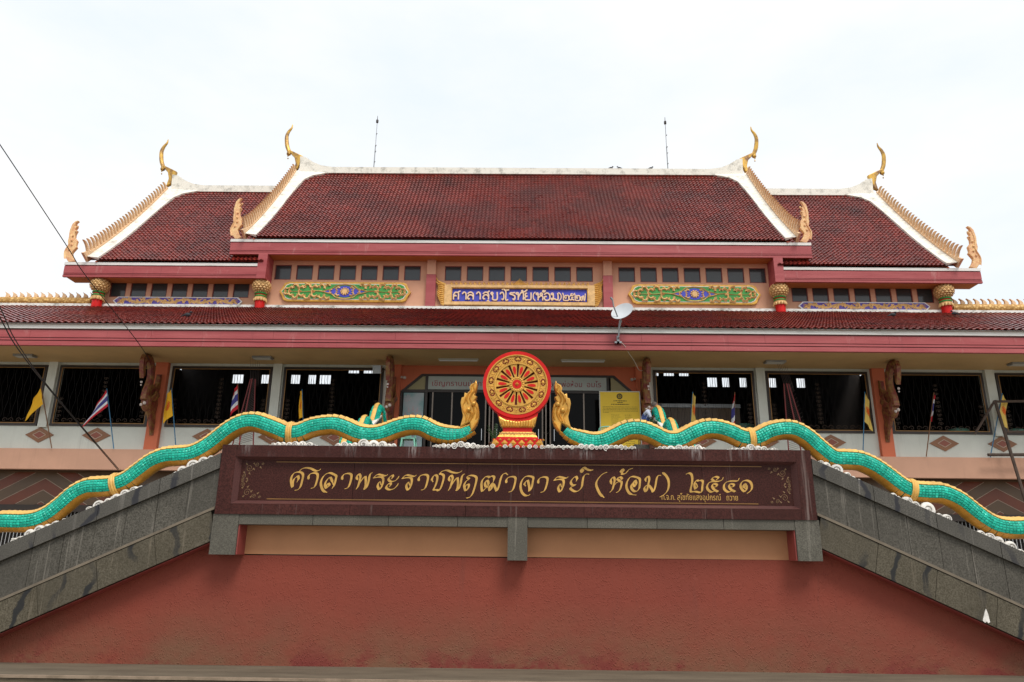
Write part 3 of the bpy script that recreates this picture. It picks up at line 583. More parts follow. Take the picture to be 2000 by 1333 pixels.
# ridge caps with rising ends
def capoly(x0,x1,z,hs,rise):
    L=[(x1-x0)*0]
    a=[(x0,z-.12),(x0,z+.3)]
    if rise[0]: a=[(x0,z-.1),(x0-.05,z+1.0),(x0+.3,z+.93),(x0+.75,z+.62),(x0+1.25,z+.40),(x0+1.9,z+.30)]
    b=[(x1,z+.3),(x1,z-.12)]
    if rise[1]: b=[(x1-1.9,z+.30),(x1-1.25,z+.40),(x1-.75,z+.62),(x1-.3,z+.93),(x1+.05,z+1.0),(x1,z-.1)]
    return a+b
obj('ridge_cap',MB().prism(capoly(-13.05,13.05,23.76,.3,(1,1)),38.72,39.08),'plaster',mrf)
obj('ridge_cap',MB().prism(capoly(-20.5,-13.2,22.50,.3,(1,0)),38.72,39.08),'plaster',w1)
obj('ridge_cap',MB().prism(capoly(13.2,20.5,22.50,.3,(0,1)),38.72,39.08),'plaster',w2)
# horn finials (chofa) and eave naga finials
def mirror(p,s): return [(x*s,z) for x,z in p]
for s in (1,-1):
    for (dx,dz,par) in ((0,0,mrf),(-7.42,-1.07,w1 if s==1 else w2)):
        sh_=lambda p:[(x+dx,z+dz) for x,z in p]
        C_=[(s*x,z) for x,z in sh_(CHOFA)];H_=[(s*x,z) for x,z in sh_(HORN)]
        mb=carve(C_,38.78,39.02,.03)
        pts=[(x,38.9,z) for x,z in H_];pts=[tuple(v) for v in cat(pts,4)];n=len(pts)
        rr=[.02+.105*math.sin(min(1,(i/(n-1))*1.25)*math.pi*.62) for i in range(n)]
        mb.tube(pts,rr,8)
        x,z=H_[-1]
        mb.ball((x-s*.02,38.9,z+.05),.13,8,5)
        mb.tube([(x-s*.0,38.9,z),(x-s*.06,38.9,z-.12),(x-s*.02,38.9,z-.17)],[.06,.03,.012],6)
        mb.ball((x-s*.03,38.9,z-.27),.045,6,4)
        fo=obj('horn_finial',mb,'chofa',par,smooth=True)
    for (dx,dz,par) in ((0,0,w1 if s==1 else w2),(7.88,1.27,mrf)):
        H_=[(s*(x+dx),z+dz) for x,z in HANG]
        mb=carve(H_,32.62,32.80,.025)
        for k in range(6):
            z=16.0+dz+.24*k;x=s*(-21.72+dx+.05*math.sin(k*1.7)+.035*k)
            mb.ball((x,32.6,z),.055,6,4)
        mb.ridge([(s*(-21.83+dx),15.5+dz),(s*(-21.9+dx),15.9+dz),(s*(-21.72+dx),16.4+dz),(s*(-21.78+dx),16.9+dz),(s*(-21.68+dx),17.35+dz)],lambda u:.12*(1-u*.7),.06,32.62)
        obj('naga_finial',mb,'finial',par,smooth=True)
# --- upper walls
def bay(x0,pitch,w,n=7): return [(x0+pitch*i,x0+pitch*i+w) for i in range(n)]
WH=33.5
mwin=[(a,b,14.86,15.64) for a,b in bay(-11.97,1.057,.81)+bay(-3.64,1.068,.81)+bay(4.82,1.058,.81)]
wwin=[(a,b,13.91,14.70) for a,b in bay(13.13,1.003,.78)]
P('upper_wall',holes(MB(),-12.5,12.5,13.3,16.2,mwin,WH,.25),'peach')
for s in (-1,1):
    hs=[tuple(sorted((s*a,s*b)))+(c,d) for a,b,c,d in wwin]
    x0,x1=sorted((s*12.55,s*20.3))
    P('wing_wall',holes(MB(),x0,x1,13.3,15.0,hs,WH+.02,.25),'peach')
    P('side_wall',MB().box(s*20.26,s*20.5,WH+.3,44.2,13.3,15.4),'peach')
PANE={}
def window(x0,x1,z0,z1,y):
    f=.035
    mb=MB()
    mb.box(x0,x0+f,y-.015,y+.05,z0,z1).box(x1-f,x1,y-.015,y+.05,z0,z1).box(x0+f,x1-f,y-.015,y+.05,z0,z0+f).box(x0+f,x1-f,y-.015,y+.05,z1-f,z1)
    w=P('window',mb,'windred')
    o=obj('pane',MB().box(x0+f,x1-f,y+.02,y+.035,z0+f,z1-f),'glass',w)
    o.rotation_euler=(random.uniform(-.006,.006),0,random.uniform(-.01,.01))
    return w
for a,b,c,d in mwin: window(a+.003,b-.003,c+.003,d-.003,WH+.03)
for s in (-1,1):
    for a,b,c,d in wwin:
        x0,x1=sorted((s*a,s*b));window(x0+.003,x1-.003,c+.003,d-.003,WH+.05)
# soffits of the two tiers
P('soffit',MB().box(-13.9,13.9,32.78,33.49,15.86,15.9),'soffitor')
for s in (-1,1):
    x0,x1=sorted((s*12.2,s*21.7));P('soffit',MB().box(x0,x1,32.78,33.51,14.62,14.66),'soffitor')
    x0,x1=sorted((s*12.08,s*12.52));P('eave_return',MB().box(x0,x1,32.6,33.49,14.58,15.855),'pink')
    # pilasters on the main wall
    x0,x1=sorted((s*4.04,s*4.50))
    P('pilaster',MB().box(x0,x1,33.25,33.495,13.3,15.10),'pink')
    P('pilaster_head',MB().box(x0+.02,x1-.02,33.24,33.495,15.103,15.855),'peach')
# --- onion capital columns
def capital(x,y=33.1):
    c=link('column',None,(x,y,13.2),hall)
    c['label']='short red column under a gilded onion capital, '+{-20:'outer left',-12:'inner left',12:'inner right',20:'outer right'}[int(x)]
    obj('shaft',MB().lathe([(.23,0),(.23,.38),(.21,.47)],(x,y,13.2),16),'red',c,smooth=True)
    mb=MB().lathe([(.22,.43),(.28,.47),(.29,.55),(.25,.57)],(x,y,13.2),16)
    for k in range(12):
        a=math.pi*2*k/12;mb.ball((x+.265*math.cos(a),y+.265*math.sin(a),13.63),.07,6,4,(1,1,1.2))
    obj('collar',mb,'goldpale',c,smooth=True)
    obj('ring',MB().lathe([(.24,0),(.28,.03),(.28,.07),(.24,.10)],(x,y,13.765),18),'greenring',c,smooth=True)
    obj('ring',MB().lathe([(.24,0),(.24,.05)],(x,y,13.865),18),'red',c,smooth=True)
    obj('ring',MB().lathe([(.25,0),(.29,.025),(.29,.05),(.27,.07)],(x,y,13.915),18),'greenring',c,smooth=True)
    obj('core',MB().ball((x,y,14.34),.37,18,12,(1.1,1.1,.95)),'chofa',c,smooth=True)
    sm=MB();rows=8
    for j in range(rows):
        th=math.pi*(.14+.72*(j+.5)/rows);hz=-.36*math.cos(th);rad=.425*math.sin(th);nk=14
        for k in range(nk):
            a=2*math.pi*(k+.5*(j%2))/nk;cx,cy=math.cos(a),math.sin(a);tx,ty=-cy,cx;w=rad*math.pi/nk*.98
            up_=Vector((cx*math.cos(th),cy*math.cos(th),math.sin(th)))*.075;nr=Vector((cx*math.sin(th),cy*math.sin(th),-math.cos(th)))
            o0=Vector((x+cx*rad,y+cy*rad,14.34+hz));tt=Vector((tx,ty,0))*w
            sm.add([o0-tt,o0-up_-nr*.006,o0+tt,o0+up_-nr*.006,o0+nr*.045],[(0,1,4),(1,2,4),(2,3,4),(3,0,4)])
    o=obj('capital_scales',sm,'goldpale',c);o['kind']='stuff'
for x in (-20.2,-12.38,12.38,20.2): capital(x)
# --- lower roof
lr=link('lower_roof',None,(0,22.9,9.15),hall);lr['label']='long lean-to roof of red tiles across the whole front'
EL,RL=(22.82,9.13),(33.42,13.36)
pl=roof_tiles(lr,-25.1,25.1,EL,RL,.05,.226,42,lambda x,t:abs(x)<19.2+6.5*t,single=2)
obj('roof_deck',deck(-25.2,25.2,pl),'tile',lr)
obj('white_eave_board',MB().box(-24,24,22.9,23.06,8.97,9.15),'white',lr)
for i in range(12): obj('fascia_board',MB().box(-24+4*i+.003,-20+4*i-.003,22.95+random.uniform(-.004,.004),23.05,8.675+random.uniform(-.003,.003),8.925+random.uniform(-.003,.003)),'pink',lr)
for a,b,dy in ((8.58,8.645,-.012),(8.40,8.545,-.02)): obj('fascia_moulding',MB().box(-24,24,22.95+dy,23.05,a,b),'pink',lr)
obj('fascia_backing',MB().box(-24,24,22.97,23.09,8.43,9.12),'pinkdark',lr)
mb=MB()
nb=222
for i in range(nb):  # scalloped mortar flashing over the top tile row
    x0=-25.1+i*.226;x1=x0+.226;y=33.22
    mb.add([(x0,y,13.34),(x0+.113,y,13.29),(x1,y,13.34),(x1,y,13.46),(x0,y,13.46),(x0,33.45,13.49),(x1,33.45,13.49)],[(0,1,2,3,4),(4,3,6,5)])
o=obj('mortar_flashing',mb,'mould',lr)
# soffit of the lower roof
P('soffit',MB().box(-24,24,23.1,25.28,8.44,8.48),'soffit')
# --- golden naga ridges on the lower roof beyond the wings
fm=MB().prism([(0,0),(.17,0),(.20,.1),(.13,.2),(-.06,.31),(.02,.2),(.02,.1)],-.05,.05,'y')
FM=meshof(fm,'fin','peachfin')
fm=MB().prism([(0,0),(-.17,0),(-.20,.1),(-.13,.2),(.06,.31),(-.02,.2),(-.02,.1)],-.05,.05,'y')
FMr=meshof(fm,'fin','peachfin')
for s in (-1,1):
    n_=empty('naga_ridge',(s*23,33.45,13.5),('left' if s<0 else 'right')+' golden scaly naga ridge with curved fins along the lean-to roof top','ridge sculpture','golden naga ridges on the lean-to roof')
    pts=[(s*x,33.42,13.60) for x in (20.62,22,24,25.2)]
    obj('body',MB().tube(pts,.225,14),'goldscale',n_,smooth=True)
    for i in range(13):
        x=s*(20.75+.345*i);link('fin',FM if s>0 else FM,(x,33.42,13.79),n_,None,(-1 if s<0 else 1,1,1) if s>0 else (1,1,1))
# --- front wall of the upper storey
FY=25.3
cols_w=[8.51,16.51];cols_o=[12.6]
wins=[(-12.28,-8.7),(-8.3,-4.76),(4.76,8.3),(8.7,12.28),(-16.3,-12.9),(12.9,16.3),(-20.3,-16.75),(16.75,20.3)]
ZS,ZT=6.16,8.34
wr={(-3.38-.7,3.38+.7,5.35,8.07)}
P('front_wall',holes(MB(),-21,21,6.08,8.46,[(a,b,ZS,ZT) for a,b in wins]+[(-4.08,4.05,6.08,8.09)],FY+.02,.2),'panelwhite')
for s in (-1,1):
    x0,x1=sorted((s*4.6,s*21));
    P('parapet_panel',MB().box(x0,x1,FY+.01,FY+.2,5.30,6.078),'panelwhite')
    for x in cols_w: P('white_column',MB().box(s*x-.155,s*x+.155,FY-.10,FY+.015,6.1,8.437),'panelwhite')
    x=s*12.6;P('orange_column',MB().box(x-.22,x+.22,FY-.16,FY+.015,5.345,8.437),'orange')
    x=s*4.34;P('orange_column',MB().box(x-.21,x+.21,FY-.12,FY+.015,5.345,8.437),'orange')
    for xc in (16.58,14.6,10.76,8.48,6.34):
        x=s*xc;w,h=.50,.27
        if xc==14.6: pass
        d=P('diamond_tile',MB().prism([(x-w,5.84),(x,5.84-h),(x+w,5.84),(x,5.84+h)],FY-.02,FY+.012),'tilebrown')
        w,h=.225,.13;ln=MB()
        q=[(x-w,5.84),(x,5.84-h),(x+w,5.84),(x,5.84+h)]
        for i in range(4):
            a=Vector(q[i]);b=Vector(q[(i+1)%4]);t=(b-a).normalized();nn=Vector((-t.y,t.x))*.009
            ln.prism([tuple(a-nn),tuple(b-nn),tuple(b+nn),tuple(a+nn)],FY-.032-i*.0003,FY-.021)
        obj('grout_line',ln,'grout',d)
        w,h=.21,.12;obj('inset',MB().prism([(x-w,5.84),(x,5.84-h),(x+w,5.84),(x,5.84+h)],FY-.027,FY-.0205),'tilerust',d)
P('portal_wall',MB().prism([(-4.13,8.437),(-4.13,7.55),(-4.08,7.5),(-3.40,8.11),(3.37,8.11),(4.04,7.52),(4.13,7.52),(4.13,8.437)],FY-.02,FY+.015),'orange')
# window frames and grilles
def grille(x0,x1):
    w=P('window_frame',MB(
      ).box(x0,x0+.08,FY-.03,FY+.06,ZS,ZT).box(x1-.08,x1,FY-.03,FY+.06,ZS,ZT).box(x0+.08,x1-.08,FY-.03,FY+.06,ZS,ZS+.08).box(x0+.08,x1-.08,FY-.03,FY+.06,ZT-.08,ZT),'frame')
    m_=MB();a,b=x0+.085,x1-.085
    m_.box(a,a+.022,FY-.035,FY-.01,ZS+.085,ZT-.085).box(b-.022,b,FY-.035,FY-.01,ZS+.085,ZT-.085).box(a,b,FY-.036,FY-.011,ZS+.085,ZS+.11).box(a,b,FY-.036,FY-.011,ZT-.11,ZT-.09)
    obj('gold_line',m_,'framegold',w)
    m_=MB();n=int((b-a)/.13);y=FY+.03
    for i in range(n):
        x=a+.07+(b-a-.14)*i/(n-1)
        pts=[(x,y,ZS+.3)]
        for k in range(1,14):
            t=k/14;pts.append((x+.035*math.sin(t*math.pi*4+(0 if i%2 else math.pi)),y,ZS+.3+(ZT-ZS-.42)*t))
        pts.append((x,y,ZT-.11));m_.tube(pts,.0042,3,False)
    obj('bars',m_,'grille',w)
    m_=MB()
    for i in range(int((b-a)/.24)):
        x=a+.12+.24*i
        if x>b-.1: break
        for zz in (ZS+.2,):
            pts=[]
            for k in range(14):
                t=k/13*2.2*math.pi;rr=.10*(1-k/15);pts.append((x+rr*math.cos(t)*(1 if i%2 else -1),y-.02,zz+rr*math.sin(t)*.9))
            m_.tube(pts,.011,3,False)
    xm=(a+b)/2
    for xx in (xm,a+.14,b-.14):
        top=7.9 if xx==xm else 7.2
        zz=ZS+.35
        while zz<top:
            for sg in (-1,1):
                pts=[]
                for k in range(9):
                    t=k/8*1.8*math.pi;rr=.075*(1-k/11)*(1-.4*(zz-ZS)/2.2);pts.append((xx+sg*(.06+rr*math.cos(t)-.04),y-.02,zz+rr*math.sin(t)))
                m_.tube(pts,.010,3,False)
            zz+=.15
    o=obj('scrollwork',m_,'grillegold',w);o['kind']='stuff'
for a,b in wins[:]: grille(a+.002,b-.002)
# floor band, lower wall with chevrons
P('floor_beam',MB().box(-21.5,21.5,25.08,25.4,4.645,5.34).box(-21.5,21.5,25.4,26.3,4.8,5.2),'peachband')
P('lower_wall',MB().box(-21.5,21.5,26.12,26.25,3.5,4.7),'chevbrown')
P('beam',MB().box(-21.5,21.5,26.0,26.14,3.29,3.52),'frame')
for xc in (-16.6,16.6,-8.5,8.5):
    for k in range(6):
        zt=5.62-.40*k;th=.385;y=26.105-.002*(k%2)
        hw=4.02;sl=.55
        poly=[]
        # clip chevron arms to the wall band
        def zline(x,z): return z-abs(x-xc)*sl
        xs=[xc-hw+hw*2*i/64 for i in range(65)]
        top=[(x,max(3.5,min(4.64,zline(x,zt)))) for x in xs];bot=[(x,max(3.5,min(4.64,zline(x,zt-th)))) for x in xs]
        keep=[i for i in range(65) if top[i][1]-bot[i][1]>.004]
        runs=[];cur=[]
        for i in range(65):
            if i in keep: cur.append(i)
            elif cur: runs.append(cur);cur=[]
        if cur: runs.append(cur)
        for rn in runs:
            if len(rn)<2: continue
            mb=MB();vs=[];fs=[]
            for i in rn: vs+=[(top[i][0],y,top[i][1]),(bot[i][0],y,bot[i][1]),(top[i][0],y+.03,top[i][1]),(bot[i][0],y+.03,bot[i][1])]
            for j in range(len(rn)-1):
                a=j*4;fs+=[(a,a+4,a+5,a+1),(a,a+2,a+6,a+4),(a+1,a+5,a+7,a+3)]
            mb.add(vs,fs);P('chevron_tile',mb,'chevrust' if k%2 else 'chevbrown')
            if len(rn)>3:
                ln=MB();vs=[];fs=[]
                pts=[i for i in rn if 3.51<bot[i][1]<4.63]
                seg=[];
                for i in pts:
                    if seg and i!=seg[-1]+1:
                        seg=[]
                    if seg:
                        a,b=seg[-1],i
                        ln.add([(bot[a][0],y-.004,bot[a][1]-.009),(bot[b][0],y-.004,bot[b][1]-.009),(bot[b][0],y-.004,bot[b][1]+.009),(bot[a][0],y-.004,bot[a][1]+.009)],[(0,1,2,3)])
                    seg.append(i)
                if ln.v: P('grout_line',ln,'grout')
# lower openings with bars
for s in (-1,1):
    x0,x1=sorted((s*12.4,s*21));m_=MB()
    x=x0
    while x<x1: m_.tube([(x,26.15,1.2),(x,26.15,3.29)],.014,4,False);x+=.125
    P('bars',m_,'flowers')
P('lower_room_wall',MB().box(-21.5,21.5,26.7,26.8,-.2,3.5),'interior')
# hall interior, back wall with lit openings
bw=[(-17.8,-17.08,12.2,12.79),(-16.0,-15.3,12.2,12.79),(-14.15,-13.56,12.2,12.8),(-13.07,-12.57,12.2,12.8),(-12.37,-11.65,12.2,12.8),
    (-10.6,-9.93,12.90,13.18),(-9.66,-8.97,12.90,13.18),(-8.74,-8.05,12.90,13.18),
    (8.05,8.65,12.90,13.18),(8.95,9.6,12.90,13.18),(9.9,10.51,12.90,13.18),
    (11.61,12.23,12.23,12.85),(12.52,12.98,12.23,12.85),(13.59,14.04,12.23,12.85),(14.35,14.6,12.23,12.85),(15.32,15.86,12.23,12.85),(17.08,17.64,12.23,12.85)]
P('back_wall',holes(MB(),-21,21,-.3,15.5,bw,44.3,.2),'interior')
m_=MB()
for a,b,c,d in bw:
    n=4
    for i in range(1,n): m_.box(a+(b-a)*i/n-.012,a+(b-a)*i/n+.012,44.28,44.3,c,d)
    if c>12.9: m_.box(a,b,44.275,44.295,(c+d)/2-.015,(c+d)/2+.015)
o=P('window_bars',m_,'frame');o['kind']='stuff'
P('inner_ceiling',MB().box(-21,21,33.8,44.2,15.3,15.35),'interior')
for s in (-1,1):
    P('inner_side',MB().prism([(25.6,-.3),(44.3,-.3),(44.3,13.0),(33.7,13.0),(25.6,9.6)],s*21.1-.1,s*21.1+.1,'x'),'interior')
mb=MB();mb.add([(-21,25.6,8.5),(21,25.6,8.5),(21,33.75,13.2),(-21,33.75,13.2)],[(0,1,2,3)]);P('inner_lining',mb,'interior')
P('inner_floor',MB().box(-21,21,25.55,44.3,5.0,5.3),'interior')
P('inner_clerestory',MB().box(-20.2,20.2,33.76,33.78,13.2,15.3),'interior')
# --- doors
def bars2(x,z0,z1,y,w): return MB().box(x-w/2,x+w/2,y-.03,y+.03,z0,z1)
door=link('door_screen',None,(0,FY,5.35),hall)
fr=MB();F_=.05
fr.box(-4.08,-3.18,FY-.03,FY+.04,7.47,7.56).box(-3.18,3.15,FY-.035,FY+.04,7.47,7.56).box(3.15,4.04,FY-.03,FY+.04,7.47,7.56)
fr.box(-3.38,3.37,FY-.034,FY+.05,8.05,8.13)
fr.box(-4.12,-4.04,FY-.03,FY+.05,5.35,7.52).box(4.0,4.08,FY-.03,FY+.05,5.35,7.52)
fr.box(-3.26,-3.17,FY-.04,FY+.04,5.35,8.05).box(3.12,3.2,FY-.04,FY+.04,5.35,8.05)
fr.prism([(-4.12,7.5),(-4.04,7.46),(-3.33,8.07),(-3.40,8.13)],FY-.037,FY+.04);fr.prism([(4.08,7.5),(4.0,7.46),(3.31,8.07),(3.38,8.13)],FY-.037,FY+.04)
obj('frame',fr,'frame',door)
for s in (-1,1):
    a=MB().prism([(s*3.99,7.57),(s*3.26,7.57),(s*3.26,8.045),(s*3.41,8.045)],FY,FY+.02);obj('corner_pane',a,'cream',door)
for x in (-2.98,-2.3,-1.12,-.98,-.86,.86,.98,1.13,2.3): obj('door_stile',bars2(x,5.35,7.47,FY+.0,.045),'metal',door)
for x0,x1 in ((-3.1,-1.14),(-.84,.84),(1.15,3.1)): obj('door_glass',MB().box(x0,x1,FY+.01,FY+.02,5.35,7.46),'doorglass',door)
for x in (-1.24,-.72,.72,1.26):
    obj('door_handle',MB().tube([(x,FY-.03,5.75),(x,FY-.11,5.78),(x,FY-.11,6.18),(x,FY-.03,6.21)],.013,6),'chrome',door)
tb=obj('transom_banner',MB().box(-3.16,3.11,FY-.028,FY-.015,7.575,8.045),'bannerw');
tag(tb,'pale transom banner with dark red Thai lettering above the glass doors','banner')
text('เชิญกราบนมัสการ',-3.02,FY-.03,7.70,.27,2.0,'bannerred','lettering',tb)
text('หลวงพ่อห้อม',1.0,FY-.03,7.70,.27,1.25,'bannerred','lettering',tb)
text('อมโร',2.42,FY-.03,7.70,.27,.5,'bannerred','lettering',tb)
# ================= DOUBLE STAIRCASE FRONT
st=empty('staircase',(0,12.3,.2),'double staircase block with rough red stucco wall and grey granite sloping balustrades','staircase')
def S(name,mb,mat,par=None,**k): return obj(name,mb,mat,par or st,**k)
SL=.452
def capz(x): return 3.45-SL*(abs(x)-4.77)
# stucco wall following the stair slope
S('stucco_wall',MB().prism([(-9.9,.2),(9.9,.2),(9.9,capz(9.9)-1.3),(4.78,2.12),(4.44,2.12),(4.44,1.872),(.2,1.865),(-.1,1.86),(-4.44,1.858),(-4.44,2.12),(-4.78,2.12),(-9.9,capz(9.9)-1.3)],12.35,12.7),'stucco')
S('niche_panel',MB().box(-4.47,4.47,12.352,12.5,1.875,2.335),'niche')
for s in (-1,1):
    x=-4.378 if s<0 else 4.418;S('niche_return',MB().box(min(x,x-s*.02),max(x,x-s*.02),12.02,12.351,1.862,2.323),'redreturn')
    a=[(s*4.80,2.085),(s*9.9,2.085-SL*5.1),(s*9.9,2.045-SL*5.1),(s*4.80,2.045)]
    S('balustrade_soffit',MB().prism(a,12.09,12.36),'redreturn')
    S('balustrade_core',MB().prism([(s*4.79,3.2),(s*9.9,3.2-SL*5.11),(s*9.9,2.06-SL*5.11),(s*4.79,2.06)],12.09,12.4),'interior')
    # cap course
    x=4.775;i=0
    while x<9.8:
        L=.93;x2=x+L;z=lambda q:capz(q)
        x0_,x1_=x+.004,x2-.004
        S('cap_slab',MB().prism([(s*x0_,z(x0_)),(s*x1_,z(x1_)),(s*x1_,z(x1_)-.245),(s*x0_,z(x0_)-.245)],11.965+random.uniform(-.002,.002),12.50),'granitecap');x=x2
    # upper course of upright slabs
    x=4.79
    while x<9.8:
        x2=x+.47;a,b=x+.0035,x2-.0035;zt=lambda q:capz(q)-.248;zb=lambda q:2.60-SL*(q-4.78)
        S('granite_slab',MB().prism([(s*a,zt(a)),(s*b,zt(b)),(s*b,zb(b)),(s*a,zb(a))],12.03+random.uniform(-.004,.003),12.088),'granite');x=x2
    # lower course
    x=4.80
    while x<9.8:
        x2=x+.86;a,b=x+.0035,x2-.0035;zt=lambda q:2.555-SL*(q-4.78);zb=lambda q:2.075-SL*(q-4.78)
        sk=.10
        S('granite_slab',MB().prism([(s*(a+sk*.5),zt(a+sk*.5)),(s*(b+sk*.5),zt(b+sk*.5)),(s*(b-sk*.5),zb(b-sk*.5)),(s*(a-sk*.5),zb(a-sk*.5))],12.035+random.uniform(-.004,.003),12.088),'granite2');x=x2
    S('mortar_strip',MB().prism([(s*4.80,2.60),(s*9.9,2.60-SL*5.1),(s*9.9,2.557-SL*5.1),(s*4.80,2.557)],12.022,12.09),'joint')
    if s>0: S('chipped_plaster',MB().prism([(7.14,1.02),(7.19,1.14),(7.215,1.19),(7.235,1.12),(7.245,1.0),(7.215,.985),(7.20,1.01),(7.17,.99)],12.024,12.036),'shell')
# granite beam, posts
xs=[-4.38,-3.2,-2.0,-.9,-.1]
for i in range(4): S('beam_slab',MB().box(xs[i]+.004,xs[i+1]-.004,12.0+random.uniform(-.002,.002),12.35,2.325,2.478),'granitebeam')
xs=[.21,1.15,2.25,3.3,4.42]
for i in range(4): S('beam_slab',MB().box(xs[i]+.004,xs[i+1]-.004,12.0+random.uniform(-.002,.002),12.35,2.325,2.478),'granitebeam')
S('post',MB().box(-4.79,-4.38,11.99,12.352,1.86,2.48),'granitebeam');S('post',MB().box(4.42,4.80,11.99,12.352,1.86,2.48),'granitebeam')
S('post',MB().box(-.105,.205,11.985,12.352,1.82,2.48),'granitebeam')
# landing, second flight
S('landing',MB().box(-4.78,4.78,12.72,16.2,2.1,2.4),'granitecap')
for i in range(18):
    S('step',MB().box(-4.2,4.2,16.2+i*.39,16.2+(i+1)*.39+.02,2.0,2.4+(i+1)*.155),'granitecap')
S('terrace',MB().box(-5.2,5.2,23.25,25.07,4.9,5.2),'granitecap')
for s in (-1,1):
    poly=[(16.3,2.3),(16.3,3.25),(23.3,6.20),(23.3,5.0)]
    S('inner_balustrade',MB().prism(poly,s*4.5-.16,s*4.5+.16,'x'),'granitecap')
    S('side_flight',MB().prism([(s*4.8,2.4),(s*9.8,.15),(s*9.8,-.3),(s*4.8,-.3)],12.72,14.6),'granitecap')
    # plaster scrollwork strip under the inner nagas
    S('inner_cap',MB().prism([(16.3,3.255),(16.3,3.31),(23.3,6.26),(23.3,6.205)],s*4.5-.15,s*4.5+.15,'x'),'shell')
# ================= PLAQUE
pq=empty('granite_plaque',(0,12.2,2.48),'long red-brown granite name plaque with gold Thai lettering on the stair front','plaque')
def Q_(name,mb,mat,par=None,**k): return obj(name,mb,mat,par or pq,**k)
j=[-4.77,-2.62,-.78,1.1,3.03,4.77]
for i in range(5):
    a,b=j[i]+.003,j[i+1]-.003
    Q_('granite_slab',MB().box(a if i else -4.53,b if i<4 else 4.53,11.97+random.uniform(-.0015,.0015),12.5,3.392,3.58),'plaque')
    Q_('granite_slab',MB().box(a if i else -4.53,b if i<4 else 4.53,11.97+random.uniform(-.0015,.0015),12.5,2.48,2.645),'plaque')
    Q_('panel_slab',MB().box(a if i else -4.53,b if i<4 else 4.53,12.085,12.5,2.648,3.389),'plaquepanel')
for s in (-1,1):
    x0,x1=sorted((s*4.533,s*4.77));Q_('granite_slab',MB().box(x0,x1,11.969,12.5,2.48,3.58),'plaque')
# bevels
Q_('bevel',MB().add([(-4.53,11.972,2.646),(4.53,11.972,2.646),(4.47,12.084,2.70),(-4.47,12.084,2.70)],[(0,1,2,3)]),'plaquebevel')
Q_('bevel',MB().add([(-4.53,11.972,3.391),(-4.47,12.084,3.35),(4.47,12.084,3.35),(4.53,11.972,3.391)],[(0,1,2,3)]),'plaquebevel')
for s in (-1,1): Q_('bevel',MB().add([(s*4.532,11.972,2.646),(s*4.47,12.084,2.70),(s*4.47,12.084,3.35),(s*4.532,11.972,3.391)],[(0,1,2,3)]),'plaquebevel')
# gold border lines and corner scrolls
ln=MB().box(-3.9,4.0,12.08,12.084,3.318,3.327).box(-4.0,3.9,12.08,12.084,2.723,2.735)
Q_('gold_border',ln,'framegold')
def corner(cx,cz,sx,sz):
    m_=MB();y=12.081
    for ax,az,rr,dirs in ((.17,.15,.085,1),(.33,.07,.05,-1),(.06,.32,.05,-1),(.46,.05,.03,1),(.04,.44,.03,1)):
        pts=[]
        for k in range(14):
            t=k/13*3.2*math.pi;q=rr*(1-k/15);pts.append((cx+sx*.72*(ax+q*math.cos(t)*dirs),cz+sz*.72*(az+q*math.sin(t))))
        stroke(m_,pts,y,.7,.009,.005,2,d0=.0005*ax)
    for ax,az in ((.08,.05),(.25,.16),(.16,.26),(.4,.12),(.12,.38),(.25,.04),(.04,.24)):
        m_.ridge([(cx+sx*ax*.72,cz+sz*az*.72),(cx+sx*(ax*.72+.03),cz+sz*(az*.72+.03))],lambda u:.028*(1-u*.8),.004,y,False)
    Q_('corner_scroll',m_,'dullgold')
corner(-4.45,3.33,1,-1);corner(-4.45,2.72,1,1);corner(4.45,3.33,-1,-1);corner(4.45,2.72,-1,1)
MAT['plaquegold']=simple('gold_leaf_letters',(.60,.34,.075),.4,.15,var=.3,scale=9)
for gi,g in enumerate(PLAQUE_TEXT):
    mb=MB()
    for si,s_ in enumerate(g):
        stroke(mb,[(x/1000,z/1000) for x,z in s_],12.0815,math.radians(33),.043,.010,5,d0=.0006*si)
    Q_('letter',mb,'plaquegold')
text('ท.จ.ก. สุโขทัยแสงอุปกรณ์   ถวาย',2.36,12.0835,2.78,.13,1.22,'plaquegold','donor_line',pq,ext=.0008)
